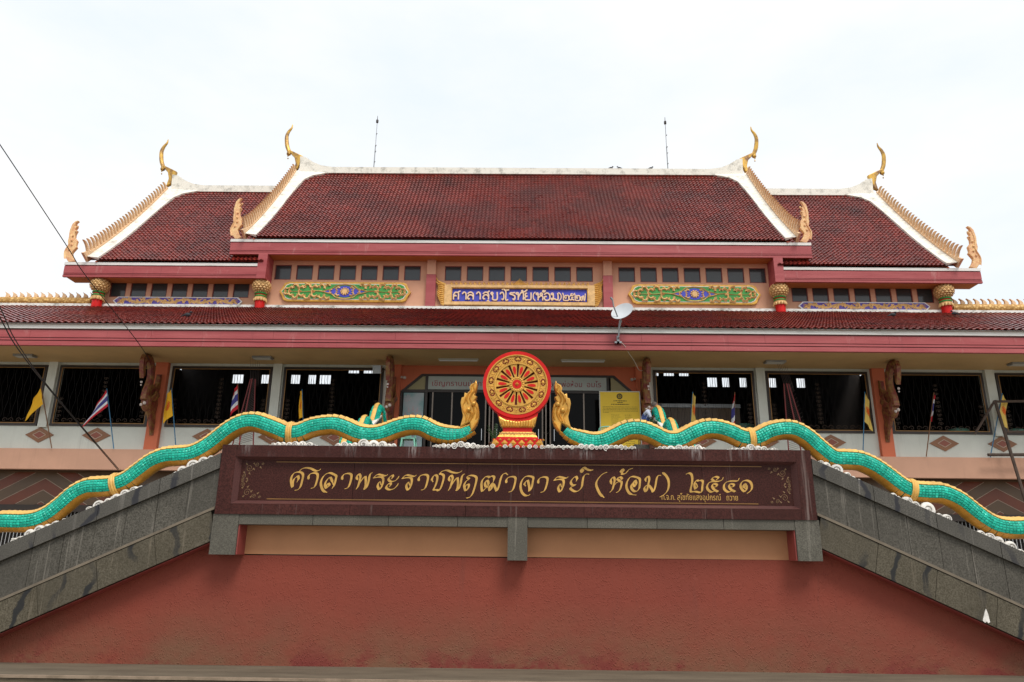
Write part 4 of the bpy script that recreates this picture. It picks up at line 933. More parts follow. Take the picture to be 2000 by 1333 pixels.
# ================= NAGAS
def sweep_frame(P):
    n=len(P);T=[]
    for i in range(n): T.append((P[min(i+1,n-1)]-P[max(i-1,0)]).normalized())
    return T
def resample(P,ds):
    d=[0]
    for i in range(1,len(P)): d.append(d[-1]+(P[i]-P[i-1]).length)
    n=int(d[-1]/ds);o=[];k=0
    for i in range(n+1):
        s=d[-1]*i/n
        while k<len(d)-2 and d[k+1]<s:k+=1
        u=(s-d[k])/max(1e-9,d[k+1]-d[k]);o.append(P[k].lerp(P[k+1],u))
    return o
def naga(root,P,side,R,rings,scale=1.0,pieces=True,rmul=None,ca=42):
    """P: 3D centreline, side: unit vector across the vertical plane of the body"""
    P=resample([Vector(p) for p in P],.052*scale);T=sweep_frame(P);n=len(P)
    rad=[R*(rmul(i/(n-1)) if rmul else 1) for i in range(n)]
    up=[Vector(side).cross(t) for t in T]
    up=[u if u.z>0 else -u for u in up]
    sd=Vector(side)
    k=16;vs=[]
    for i in range(n):
        for j_ in range(k):
            a=2*math.pi*j_/k;vs.append(P[i]+(sd*math.cos(a)+up[i]*math.sin(a))*rad[i])
    fs=[(i*k+j_,i*k+(j_+1)%k,(i+1)*k+(j_+1)%k,(i+1)*k+j_) for i in range(n-1) for j_ in range(k)]+[tuple(range(k)),tuple((n-1)*k+q for q in range(k))]
    obj('body',MB().add(vs,fs),'tealdark',root,smooth=True)
    # scales
    sm=MB()
    angs=[-30.5,-15.2,0,15.2,30.5]+([48] if ca>50 else [])
    for i in range(n-1):
        p,q=P[i],P[i+1]
        for sg in (-1,1):
            for ai,a0 in enumerate(angs):
                off=(q-p)*0
                a=math.radians(a0);da=math.radians(6.6)
                def pt(base,f,an,dr):
                    u=up[i].lerp(up[i+1],f);r0=rad[i]+dr
                    return base+(sd*sg*math.cos(an)+u*math.sin(an))*r0
                e=.035
                A=p.lerp(q,e)+off;B=p.lerp(q,1-e)+off
                h=.012*scale*random.uniform(.35,1.35)
                c=[pt(A,0,a-da,.003),pt(B,1,a-da,.003),pt(B,1,a+da,.003),pt(A,0,a+da,.003)]
                A2=p.lerp(q,.26)+off;B2=p.lerp(q,.78)+off;db=da*.55
                d=[pt(A2,0,a-db,h),pt(B2,1,a-db,h*.8),pt(B2,1,a+db,h*.8),pt(A2,0,a+db,h)]
                sm.add(c+d,[(4,5,6,7),(0,1,5,4),(1,2,6,5),(2,3,7,6),(3,0,4,7)])
    o=obj('scales',sm,'teal',root);o['kind']='stuff'
    # crest and belly plates, one mesh each, copied along the body
    cp=resample(P,.085*scale);ct=sweep_frame(cp);m_=len(cp)
    def plate(r0,a0,a1,th,L,saw):
        k=7;vs=[]
        for e,(x,dr) in enumerate(((-L*.5,th*.6),(L*.48,th*(1.0+saw)),(L*.5,th*.1))):
            for j_ in range(k):
                a=a0+(a1-a0)*j_/(k-1);edge=abs(j_-(k-1)/2)/((k-1)/2)
                rr=r0+dr*(1-.25*edge);vs.append((x,math.cos(a)*rr,math.sin(a)*rr))
        for j_ in (0,k-1):
            pass
        fs=[(e*k+j_,(e+1)*k+j_,(e+1)*k+j_+1,e*k+j_+1) for e in (0,1) for j_ in range(k-1)]
        b=len(vs)
        for j_ in (0,k-1):
            a=a0+(a1-a0)*j_/(k-1);vs+=[(-L*.5,math.cos(a)*(r0-.01),math.sin(a)*(r0-.01)),(L*.5,math.cos(a)*(r0-.01),math.sin(a)*(r0-.01))]
        fs+=[(0,b,b+1,2*k,k),(k-1,2*k-1,3*k-1,b+3,b+2)]
        return MB().add(vs,fs)
    crest=plate(R,math.radians(ca),math.radians(180-ca),.020*scale,.092*scale,.25)
    belly=plate(R,math.radians(-142),math.radians(-38),.016*scale,.092*scale,-.1)
    cm=meshof(crest,'crest_scale','goldcrest',True);bm=meshof(belly,'belly_plate','goldbelly',True)
    for i in range(m_):
        t=ct[i];u=sd.cross(t);u=u if u.z>0 else -u
        # local axes: x along (downhill), y side, z up
        M=Matrix((t,sd,u)).transposed()
        if M.determinant()<0: M=Matrix((t,-sd,u)).transposed()
        rot=M.to_euler();f=rmul(i/(m_-1)) if rmul else 1
        link('crest_scale',cm,cp[i],root,rot,(1,f,f));link('belly_plate',bm,cp[i],root,rot,(1,f,f))
    for rx in rings:
        i=min(range(n),key=lambda q:(P[q]-Vector(rx)).length);t=T[i];u=up[i]
        pts=[P[i]+(sd*math.cos(a)+u*math.sin(a))*(R+.022*scale) for a in [2*math.pi*q/24 for q in range(25)]]
        mb=MB()
        for o_,rr in ((-.035,.016),(0,.024),(.035,.016)): mb.tube([p+t*o_*scale for p in pts],rr*scale,6,False)
        obj('collar_ring',mb,'goldcrest',root,smooth=True)
    return P,T
# scroll shell
def scroll_mesh():
    mb=MB().lathe([(.085,.05),(.1,.0),(.097,-.035),(.08,-.04),(.0,-.045)],(0,0,0),16,'y')
    pts=[]
    for k in range(26):
        t=k/25*3.6*math.pi;q=.085*(1-k/27);pts.append((q*math.cos(t),-.052-.02*k/26,q*math.sin(t)))
    mb.tube(pts,[.017*(1-.4*k/26) for k in range(26)],5)
    return meshof(mb,'scroll','shell',True)
SCR=scroll_mesh()
def scrolls(root,xs,zf,y=12.10):
    for x,r0 in xs:
        link('scroll',SCR,(x,y+random.uniform(-.02,.03),zf(x)+r0*random.uniform(.25,.6)),root,(random.uniform(-.15,.15),random.uniform(0,6.28),0),(r0/.1*(-1 if random.random()<.5 else 1),random.uniform(.8,1.2),r0/.1))
def run_scroll(a,b,rmax,seed):
    r=random.Random(seed);x=a;o=[]
    while x<b:
        u=(x-a)/(b-a);r0=.8*rmax*(.42+.58*math.sin(math.pi*u))*r.uniform(.65,1.25);o.append((x+r0,r0));x+=r0*1.75
    return o
top=lambda x:3.575
for nm,pts,s in (('left',NAGA_L,-1),('right',NAGA_R,1)):
    ng=empty('naga_balustrade',(pts[0][0],12.22,3.6),f'{nm} teal-scaled naga with golden crest undulating down the {nm} stair balustrade','naga sculpture','undulating nagas on the front balustrade')
    C3=[Vector((x,12.22,z)) for x,z in pts];C3=[Vector(v) for v in cat(C3,5)]
    ring=[(-3.74,12.22,3.79),(-6.54,12.22,2.99)] if s<0 else [(3.90,12.22,3.80),(6.41,12.22,2.98)]
    naga(ng,C3,(0,1,0),.158,ring,1.0,rmul=lambda u:min(1,.62+u*9))
    # flame tail
    F=FLAME_L if s<0 else FLAME_R
    tl=obj('flame_tail',carve(FLAME_R if s>0 else [(-x,z) for x,z in FLAME_R],12.12,12.30,.022),'gold',ng,smooth=True,sharp=60)
    rel=MB()
    for st_ in FLAME_STRANDS: rel.ridge([(s*x,z) for x,z in st_],lambda u:.034*math.sin(math.pi*min(1,.15+u*.85))+.008,.028,12.121)
    obj('relief',rel,'gold',tl,smooth=True)
    for x,z in FLAME_BOSS: obj('boss',MB().ball((s*x,12.10,z),.042,10,7),'gold',tl,smooth=True)
    # cloud scrolls
    xs=[]
    for a,b,rm,sd_ in ((-4.05,-3.25,.085,1),(-2.95,-2.0,.11,2)) if s<0 else ((2.28,3.1,.10,3),(3.45,4.25,.075,4)): xs+=run_scroll(a,b,rm,sd_)
    scrolls(ng,xs,top)
    for a,b,rm,sd_ in ((4.85,5.5,.11,5),(6.0,6.85,.13,6),(7.15,8.0,.12,7)):
        q=run_scroll(a,b,rm,sd_+(9 if s>0 else 0));scrolls(ng,[(s*x,r0) for x,r0 in q],lambda x:capz(x)-.02)
# rear nagas on the inner balustrades
for nm,s in (('left',-1),('right',1)):
    ng=empty('small_naga',(s*4.55,20,4.9),f'{nm} small teal naga on the inner stair balustrade, seen behind the front naga','naga sculpture','small nagas on the inner balustrades')
    C3=[]
    for k in range(90):
        y=17.0+6.6*k/89;z=3.62+(y-16.9)*.405+.22*math.sin((y-17.35)/1.85*2*math.pi)+.02
        C3.append(Vector((s*4.52,y,z)))
    e=C3[-1]
    for k in range(1,9): C3.append(e+Vector((-s*.05*k*.4,.05*k,-.085*k+(.08 if k<3 else 0))))
    naga(ng,C3,(1,0,0),.15,[(s*4.52,19.6,4.8)],1.7,ca=68)
# ================= DHARMA WHEEL
wh=empty('dharma_wheel',(.02,12.2,3.58),'red and gold carved Buddhist wheel standing on a tiered pedestal','wheel monument')
WC=Vector((.02,12.14,4.655))
def ring(r0,r1,y0,y1,k=64,cx=WC.x,cz=WC.z):
    mb=MB();vs=[]
    for i in range(k):
        a=2*math.pi*i/k;c,s=math.cos(a),math.sin(a)
        for r,y in ((r0,y0),(r1,y0),(r1,y1),(r0,y1)): vs.append((cx+r*c,y,cz+r*s))
    fs=[]
    for i in range(k):
        j_=(i+1)%k
        for q in range(4): fs.append((i*4+q,i*4+(q+1)%4,j_*4+(q+1)%4,j_*4+q))
    return mb.add(vs,fs)
def Wp(name,mb,mat,par=None,**k): return obj(name,mb,mat,par or wh,**k)
yF=12.06
Wp('outer_rim',ring(.515,.575,yF,yF+.22),'red',smooth=True)
Wp('gold_band',ring(.365,.513,yF+.015,yF+.20),'gold',smooth=True)
Wp('bead_ring',ring(.497,.515,yF-.008,yF+.02),'gold',smooth=True)
bd=MB()
for r0,n_ in ((.487,96),(.392,78)):
    for i in range(n_):
        a=2*math.pi*i/n_;bd.ball((WC.x+r0*math.cos(a),yF+.01,WC.z+r0*math.sin(a)),.0085,5,3)
o=Wp('beads',bd,'gold');o['kind']='stuff'
Wp('inner_ring',ring(.355,.38,yF-.002,yF+.19),'gold',smooth=True)
for i in range(13):
    a=2*math.pi*(i+.15)/13+.02;cx,cz=WC.x+.44*math.cos(a),WC.z+.44*math.sin(a);ca,sa=math.cos(a),math.sin(a)
    mb=MB()
    for sg in (-1,1):
        for rg in (-1,1):
            P_=lambda u,v:(cx-sa*u+ca*v,cz+ca*u+sa*v)
            mb.ridge([P_(sg*.055,0),P_(sg*.035,rg*.026),P_(sg*.008,rg*.032)],lambda u:.020,.012,yF+.014)
    m1=Wp('flower_ground',mb,'reddark')
    mb=MB()
    for q in range(4):
        b=q*math.pi/2+math.pi/4+a;mb.ball((cx+.013*math.cos(b),yF+.008,cz+.013*math.sin(b)),.011,6,4)
    mb.ball((cx,yF+.004,cz),.009,6,4)
    Wp('flower',mb,'gold')
    a2=a+math.pi/13;cx,cz=WC.x+.44*math.cos(a2),WC.z+.44*math.sin(a2);mb=MB()
    for dx_,dz_ in ((0,0),(.02,.01),(-.02,.012),(.008,-.022),(-.012,-.02)): mb.ball((cx+dx_,yF+.012,cz+dz_),.010,6,4)
    Wp('leaf_knot',mb,'gold')
# spokes: 14 gold wedges with red drops, separated by dark slots
Wp('backing',ring(.001,.36,yF+.10,yF+.13),'reddark')
ns=14
for i in range(ns):
    a=2*math.pi*(i+.5)/ns+math.pi/2-.05
    def pt(r,da): return (WC.x+r*math.cos(a+da),WC.z+r*math.sin(a+da))
    out_=[];sl=.0105
    for r,sg in ((.125,-1),(.357,-1),(.357,1),(.125,1)):
        da=math.pi/ns-(.008+r*.036)/r;out_.append(pt(r,sg*da))
    Wp('spoke',MB().prism(out_,yF+.02,yF+.12),'gold')
    drop=[]
    for k in range(14):
        t=2*math.pi*k/14;rr=.245+.072*math.cos(t);w=.025+.008*math.cos(t);drop.append((rr,w*math.sin(t)))
    f=lambda r,w:(WC.x+r*math.cos(a)-w*math.sin(a),WC.z+r*math.sin(a)+w*math.cos(a))
    Wp('drop',MB().prism([f(r,w) for r,w in drop],yF+.010,yF+.03),'red')
Wp('hub_ring',ring(.075,.128,yF-.005,yF+.15),'gold',smooth=True)
mb=MB()
for i in range(18):
    a=2*math.pi*i/18;mb.ball((WC.x+.105*math.cos(a),yF-.006,WC.z+.105*math.sin(a)),.014,6,4)
Wp('hub_petals',mb,'gold')
Wp('hub',ring(.001,.078,yF-.01,yF+.1,24),'red')
Wp('hub_star',MB().add([(WC.x-.035,yF-.012,WC.z),(WC.x,yF-.012,WC.z-.035),(WC.x+.035,yF-.012,WC.z),(WC.x,yF-.012,WC.z+.035),(WC.x,yF-.05,WC.z)],[(0,1,4),(1,2,4),(2,3,4),(3,0,4)]),'gold')
# pedestal tiers
def tier(name,mat,x0,x1,z0,z1,d0,d1,cx=.035):
    y=12.2
    vs=[]
    for w,z,d in ((x0,z0,d0),(x1,z1,d1)):
        vs+=[(cx-w,y-d,z),(cx+w,y-d,z),(cx+w,y+d,z),(cx-w,y+d,z)]
    return Wp(name,MB().add(vs,[(0,3,2,1),(4,5,6,7),(0,1,5,4),(1,2,6,5),(2,3,7,6),(3,0,4,7)]),mat)
tier('neck','red',.30,.34,4.02,4.18,.12,.10)
cradle=Wp('cradle',carve([(.035-.25,3.93),(.035-.30,4.0),(.035-.32,4.115),(.035-.2,4.05),(.035,4.02),(.035+.2,4.05),(.035+.32,4.115),(.035+.30,4.0),(.035+.25,3.93)],12.04,12.36,.02),'gold',smooth=True)
mb=MB()
for i in range(13):
    x=.035+(-6+i)*.043;mb.ridge([(x,3.935),(x+.008,3.985),(x+.003*(i-6),4.04)],lambda u:.034*(1-u*.7),.02,12.04)
obj('petals',mb,'gold',cradle,smooth=True)
tier('waist','red',.245,.235,3.845,3.93,.13,.12);tier('waist_line','gold',.25,.25,3.925,3.945,.135,.135)
lot=tier('lotus_tier','gold',.33,.255,3.755,3.85,.19,.14)
mb=MB()
for i in range(11):
    x=.035+(-5+i)*.054;mb.ridge([(x-.022,3.835),(x,3.78),(x+.022,3.835)],.018,.015,12.04);mb.ridge([(x,3.83),(x,3.795)],lambda u:.02*(1-u),.015,12.03,False)
obj('petals',mb,'goldpale',lot,smooth=True)
tier('red_tier','red',.345,.335,3.722,3.757,.20,.195)
bs=tier('base_tier','red',.405,.40,3.585,3.722,.22,.22)
mb=MB()
for i in range(6):
    x=.035+(-2.5+i)*.14;w=.055
    mb.add([(x-w,11.979,3.652),(x,11.979,3.652-w),(x+w,11.979,3.652),(x,11.979,3.652+w),(x,11.945,3.652)],[(0,1,4),(1,2,4),(2,3,4),(3,0,4)])
    for zz in (3.60,3.707): mb.add([(x+.07-.03,11.979,zz),(x+.07,11.979,zz-.02),(x+.07+.03,11.979,zz),(x+.07,11.979,zz+.02),(x+.07,11.955,zz)],[(0,1,4),(1,2,4),(2,3,4),(3,0,4)])
obj('diamonds',mb,'gold',bs);
for s in (-1,1):
    obj('base_leaf',carve([(.035+s*.40,3.59),(.035+s*.43,3.6),(.035+s*.41,3.66),(.035+s*.375,3.725),(.035+s*.36,3.70)],11.97,12.1,.008),'gold',bs)
xs=run_scroll(-1.35,-.45,.075,21)+[(.035+q*.1-.4,.042) for q in range(10)]+run_scroll(.45,1.95,.072,23)
scrolls(wh,xs,top,12.02)
# gold tail ornaments standing behind the balustrades
for s in (-1,1):
    mb=carve([(s*x,z) for x,z in ((7.35,1.6),(7.42,2.1),(7.38,2.3),(7.25,2.38),(7.2,2.28),(7.3,2.22),(7.26,2.1),(7.12,1.95),(7.05,1.6))],12.75,12.95,.03)
    for k in range(3): mb.ridge([(s*(7.12+.07*k),1.65),(s*(7.16+.07*k),1.9),(s*(7.26+.05*k),2.1)],lambda u:.045*(1-u*.4),.03,12.75)
    o=obj('flame_ornament',mb,'gold',smooth=True);tag(o,f"gilded curling ornament peeking over the {'left' if s<0 else 'right'} balustrade under the naga",'ornament','gilded ornaments behind the balustrades')
# ================= WALL SIGNS AND CARVED PANELS
def leafcurl(mb,x,z,r,a0,dr,base,w=.06,h=.05,turn=1.5):
    pts=[]
    for k in range(9):
        t=k/8;a=a0+dr*t*turn*math.pi;q=r*(1-t*.72);pts.append((x+q*math.cos(a),z+q*math.sin(a)))
    mb.ridge(pts,lambda u:w*(1-.55*u),h,base)
    for k in (1,3,5):
        px,pz=pts[k];a=a0+dr*(k/8)*turn*math.pi
        mb.ridge([(px,pz),(px+.5*r*math.cos(a+dr*.9),pz+.5*r*math.sin(a+dr*.9)),(px+.75*r*math.cos(a+dr*1.5),pz+.75*r*math.sin(a+dr*1.5))],lambda u:w*.9*(1-u*.9),h*.8,base)
def outline8(x0,x1,z0,z1,c):
    zm=(z0+z1)/2
    return [(x0,zm),(x0+c*.35,zm+(z1-zm)*.45),(x0+c*.55,z1-.08),(x0+c,z1),(x1-c,z1),(x1-c*.55,z1-.08),(x1-c*.35,zm+(z1-zm)*.45),(x1,zm),
            (x1-c*.35,zm-(z1-zm)*.45),(x1-c*.55,z0+.08),(x1-c,z0),(x0+c,z0),(x0+c*.55,z0+.08),(x0+c*.35,zm-(z1-zm)*.45)]
for s in (-1,1):
    xc=s*8.42;z0,z1=13.70,14.71;zm=(z0+z1)/2
    pn=empty('carved_panel',(xc,33.45,z0),f"long green panel of carved gold foliage {'left' if s<0 else 'right'} of the blue name board",'carved panel','green carved panels')
    obj('frame',carve(outline8(xc-3.19,xc+3.19,z0,z1,.40),33.36,33.49,.03),'goldyellow',pn,smooth=True)
    obj('white_line',MB().prism(outline8(xc-3.07,xc+3.07,z0+.10,z1-.10,.38),33.345,33.362),'white',pn)
    obj('ground',MB().prism(outline8(xc-3.04,xc+3.04,z0+.13,z1-.13,.37),33.335,33.35),'greenp',pn)
    md=MB();md.prism([(xc-.98,zm),(xc-.6,zm+.10),(xc-.4,zm+.22),(xc,zm+.30),(xc+.4,zm+.22),(xc+.6,zm+.10),(xc+.98,zm),(xc+.6,zm-.10),(xc+.4,zm-.22),(xc,zm-.30),(xc-.4,zm-.22),(xc-.6,zm-.10)],33.32,33.336)
    obj('medallion_ground',md,'bluep',pn)
    fo=MB();b=33.333
    ring_=[(xc+1.05*math.cos(t)*(1 if abs(math.cos(t))>.0 else 1),zm+.34*math.sin(t)) for t in [2*math.pi*k/28 for k in range(29)]]
    ring_=[(xc-1.08,zm),(xc-.62,zm+.14),(xc-.42,zm+.29),(xc,zm+.36),(xc+.42,zm+.29),(xc+.62,zm+.14),(xc+1.08,zm),(xc+.62,zm-.14),(xc+.42,zm-.29),(xc,zm-.36),(xc-.42,zm-.29),(xc-.62,zm-.14),(xc-1.08,zm)]
    fo.ridge(ring_,.06,.045,b)
    fo.lathe([(.13,-.05),(.14,-.02),(.12,.0)],(xc,33.33,zm),14,'y')
    for k in range(10):
        a=2*math.pi*k/10;fo.ball((xc+.18*math.cos(a),33.31,zm+.16*math.sin(a)),.048,6,4)
    for sg in (-1,1):
        for (dx,dz,r,a0,dr) in ((.34,.10,.12,2.5,-1),(.34,-.10,.12,-2.5,1),(.68,.03,.07,2.5,-1),(.68,-.03,.07,-2.5,1)):
            leafcurl(fo,xc+sg*dx,zm+dz,r,a0 if sg>0 else math.pi-a0,dr*sg,33.318,.085,.045)
        for (dx,dz,r,a0,dr) in ((1.15,.22,.15,3.6,-1),(1.15,-.22,.15,-3.6,1),(1.48,.1,.17,2.6,-1),(1.48,-.1,.17,-2.6,1),(1.85,.24,.15,3.4,-1),(1.85,-.24,.15,-3.4,1),
                               (2.12,.08,.15,2.7,-1),(2.12,-.08,.15,-2.7,1),(2.42,.22,.13,3.2,-1),(2.42,-.22,.13,-3.2,1),(2.62,.08,.12,2.6,-1),(2.62,-.08,.12,-2.6,1),(.85,.3,.09,3.4,-1),(.85,-.3,.09,-3.4,1),(2.85,.06,.08,2.5,-1),(2.85,-.06,.08,-2.5,1)):
            leafcurl(fo,xc+sg*dx,zm+dz,r*1.15,a0 if sg>0 else math.pi-a0,dr*sg,b,.125,.07)
        fo.ridge([(xc+sg*1.02,zm),(xc+sg*1.4,zm+.03),(xc+sg*2.0,zm-.02),(xc+sg*2.9,zm)],lambda u:.06*(1-u*.7),.04,b)
    obj('foliage',fo,'goldpale',pn,smooth=True,sharp=70)
for s in (-1,1):
    xc=s*16.5;z0,z1=13.47,13.895;zm=(z0+z1)/2
    pn=empty('carved_panel',(xc,33.48,z0),f"narrow violet panel of gold scrolling leaves under the windows of the {'left' if s<0 else 'right'} wing",'carved panel','violet carved panels')
    oc=lambda x0,x1,a,b,c:[(x0,(a+b)/2),(x0+c,b),(x1-c,b),(x1,(a+b)/2),(x1-c,a),(x0+c,a)]
    obj('frame',MB().prism(oc(xc-3.14,xc+3.14,z0,z1,.22),33.42,33.51),'white',pn)
    obj('ground',MB().prism(oc(xc-3.07,xc+3.07,z0+.045,z1-.045,.2),33.405,33.43),'bluewing',pn)
    fo=MB();b=33.404
    pts=[(xc+x*.1,zm+.085*math.sin(x*.1*4.2)) for x in range(-27,28)]
    fo.ridge(pts,.12,.05,b,False)
    for k in range(-8,9):
        x=xc+.34*k;sg=1 if k%2 else -1
        leafcurl(fo,x,zm+.05*sg,.12,-sg*1.2,sg if k<0 else -sg,b,.11,.05,1.2)
        fo.ridge([(x,zm),(x+.1*(1 if k>0 else -1),zm+.09*sg),(x+.2*(1 if k>0 else -1),zm+.13*sg)],lambda u:.12*(1-u*.8),.045,b)
    for sg in (-1,1):
        for a in (-.5,-.2,.15,.5): fo.ridge([(xc+sg*2.62,zm),(xc+sg*2.78,zm+.13*a),(xc+sg*2.93,zm+.2*a)],lambda u:.07*(1-u*.8),.04,b)
    obj('foliage',fo,'goldpale',pn,smooth=True,sharp=70)
# name board
nb=empty('name_board',(0,33.4,13.6),'blue name board with cream Thai lettering in a gilded carved frame under the central windows','sign')
X0,X1,Z0,Z1=-3.60,3.63,13.58,14.60
fr=MB()
for a,b,c,d in ((X0,X1,Z0,Z0+.13),(X0,X1,Z1-.14,Z1),(X0,X0+.33,Z0+.13,Z1-.14),(X1-.33,X1,Z0+.13,Z1-.14)): fr.box(a,b,33.30,33.47,c,d)
obj('frame',fr,'goldpale',nb)
fr=MB()
for a,b,c,d in ((X0+.24,X1-.24,Z0+.135,Z0+.165),(X0+.24,X1-.24,Z1-.175,Z1-.145),(X0+.335,X0+.365,Z0+.165,Z1-.175),(X1-.365,X1-.335,Z0+.165,Z1-.175)): fr.box(a,b,33.33,33.46,c,d)
obj('inner_lip',fr,'goldyellow',nb)
obj('ground',MB().box(X0+.33,X1-.33,33.425,33.455,Z0+.13,Z1-.14),'bluep',nb)
cr=MB()
n=30
for i in range(n):
    x=X0+.35+(X1-X0-.7)*i/(n-1);sg=-1 if i<n/2 else 1
    if abs(x-.02)<.3: continue
    cr.ridge([(x,Z1-.01),(x+sg*.06,Z1+.09),(x-sg*.01,Z1+.16)],lambda u:.11*(1-u*.75),.05,33.34);cr.ball((x-sg*.03,33.33,Z1+.05),.04,6,4)
for k in range(-4,5):
    h=.34-.06*abs(k);cr.ridge([(.02+k*.06,Z1),(.02+k*.075,Z1+h*.6),(.02+k*.05,Z1+h)],lambda u:.09*(1-u*.8),.05,33.33)
o=obj('crest_carving',cr,'goldbright',nb,smooth=True,sharp=70)
for s in (-1,1):
    cv=MB();cx=X0 if s<0 else X1
    for k in range(11):
        t=k/10;z=Z0+.02+1.0*t;w=.20+.12*math.sin(t*5)+.36*t*t
        cv.ridge([(cx,z),(cx+s*w*.7,z+.05),(cx+s*w,z+.17)],lambda u:.16*(1-u*.8),.06,33.36)
        cv.ball((cx+s*w*.35,33.35,z+.03),.05,6,4)
    for k in range(4): cv.ridge([(cx-s*.02,Z1-.05+.02*k),(cx+s*(.2+.05*k),Z1+.08+.04*k),(cx+s*(.34+.03*k),Z1+.2+.06*k)],lambda u:.12*(1-u*.8),.05,33.35)
    obj('side_carving',cv,'goldbright',nb,smooth=True,sharp=70)
GL={'so':[[(0,0),(0,.6),(.2,.95),(.5,1),(.85,.85),(.85,0)],[(0,.42),(.3,.55),(.48,.45)],[(.72,.95),(.9,1.08),(1.15,1.18)]],
'aa':[[(0,.78),(.3,1),(.7,1),(1,.7),(1,0)]],
'lo':[[(0,.8),(.3,1),(.7,1),(1,.7),(1,0)],[(1,.4),(.7,.62),(.25,.6),(0,.3),(.1,.05),(.35,.08)]],
'so_':[[(0,.8),(.3,1),(.7,1),(1,.7),(1,0)],[(1,.4),(.7,.62),(.25,.6),(0,.3),(.1,.05),(.35,.08)],[(.8,.95),(1.15,1.2)]],
'u':[[(0,.6),(.5,1),(1,.5),(1,-.2)]],
'kho':[[(.1,.68),(.32,.8),(.2,1),(0,.85),(.3,.5),(.3,.02),(1,.02),(1,1)]],
'wo':[[(0,.8),(.3,1),(.7,1),(1,.7),(1,.2),(.7,.02),(.5,.12)]],
'oo':[[(-.35,1.42),(0,1.48),(.2,1.32),(.9,1.38)],[(.1,1.4),(.35,1.1),(.35,.0),(.75,.02)]],
'ro':[[(.95,1),(.5,.95),(.1,.95),(0,.8),(.5,.68),(.95,.5),(.95,.1),(.7,0),(.6,.15)]],
'tho':[[(.18,.75),(0,.9),(.15,1),(.3,.88),(.3,0)],[(.3,.3),(.68,.98),(1,.9),(1,0)]],
'ha':[[(.3,.75),(.08,.5),(.3,.1),(.62,.15),(1.05,1)]],
'yo':[[(.3,.95),(.05,.85),(.12,.55),(.4,.52)],[(.3,.5),(.0,.35),(.05,.05),(.4,0),(.8,0),(1,.2),(1,1)]],
'lp':[[(1,1.1),(.25,.85),(0,.5),(.25,.15),(1,-.1)]],'rp':[[(0,1.1),(.75,.85),(1,.5),(.75,.15),(0,-.1)]],
'ho':[[(.18,.75),(0,.9),(.15,1),(.3,.88),(.3,0)],[(.3,.3),(.68,.62),(.95,.8),(.8,1),(.6,.85),(.75,.62),(1,.5),(1,0)]],
'ma':[[(.1,.3),(.0,.75),(.4,1),(.5,.6),(.35,.15),(1.1,.9)]],
'o':[[(0,.8),(.3,1),(.7,1),(1,.7),(1,.2),(.7,0),(.25,0),(0,.25),(.12,.5),(.4,.52)]],
'mo':[[(.18,.75),(0,.9),(.15,1),(.3,.88),(.3,.2),(.12,.02),(0,.18),(.3,.26),(1,.05),(1,1)]],
'n2':[[(-.05,1.4),(.08,1.1),(.1,.3),(.2,0),(1,0),(1,.8),(.8,.95),(.62,.8),(.45,.95),(.3,.6),(.5,.35),(.62,.55)]],
'n5':[[(1.05,1.25),(.75,.98),(.25,.9),(0,.5),(.2,.05),(.6,.12),(1,0),(.55,.35),(.6,.6),(.85,.55)],[(.55,.95),(.35,1.2),(.7,1.35)]],
'n7':[[(.3,.35),(.38,.6),(.15,.7),(0,.4),(.1,.05),(.35,0),(.5,.8),(.72,.8),(.75,.05),(.95,.05),(1.08,1.35)]]}
for nm,x0,x1,z0,z1 in SIGN:
    for base,y,grow in (('lettercream',33.355,0),):
        mb=MB()
        for q,g in enumerate(GL[nm]):
            P_=cat([(x0+(x1-x0)*a,z0+(z1-z0)*b) for a,b in g],4);w=.031 if nm not in('lp','rp','n2','n5','n7','u') else .024
            for e in range(len(P_)-1):
                a,b=P_[e],P_[e+1];t=(b-a)
                if t.length<1e-5: continue
                t.normalize();nn=Vector((-t.y,t.x))*w;ext=t*w*.35
                q4=[a-nn-ext,b-nn+ext,b+nn+ext,a+nn-ext];mb.prism([tuple(v) for v in q4],y-.0004*e-.003*q,33.424)
        obj('letter',mb,base,nb)
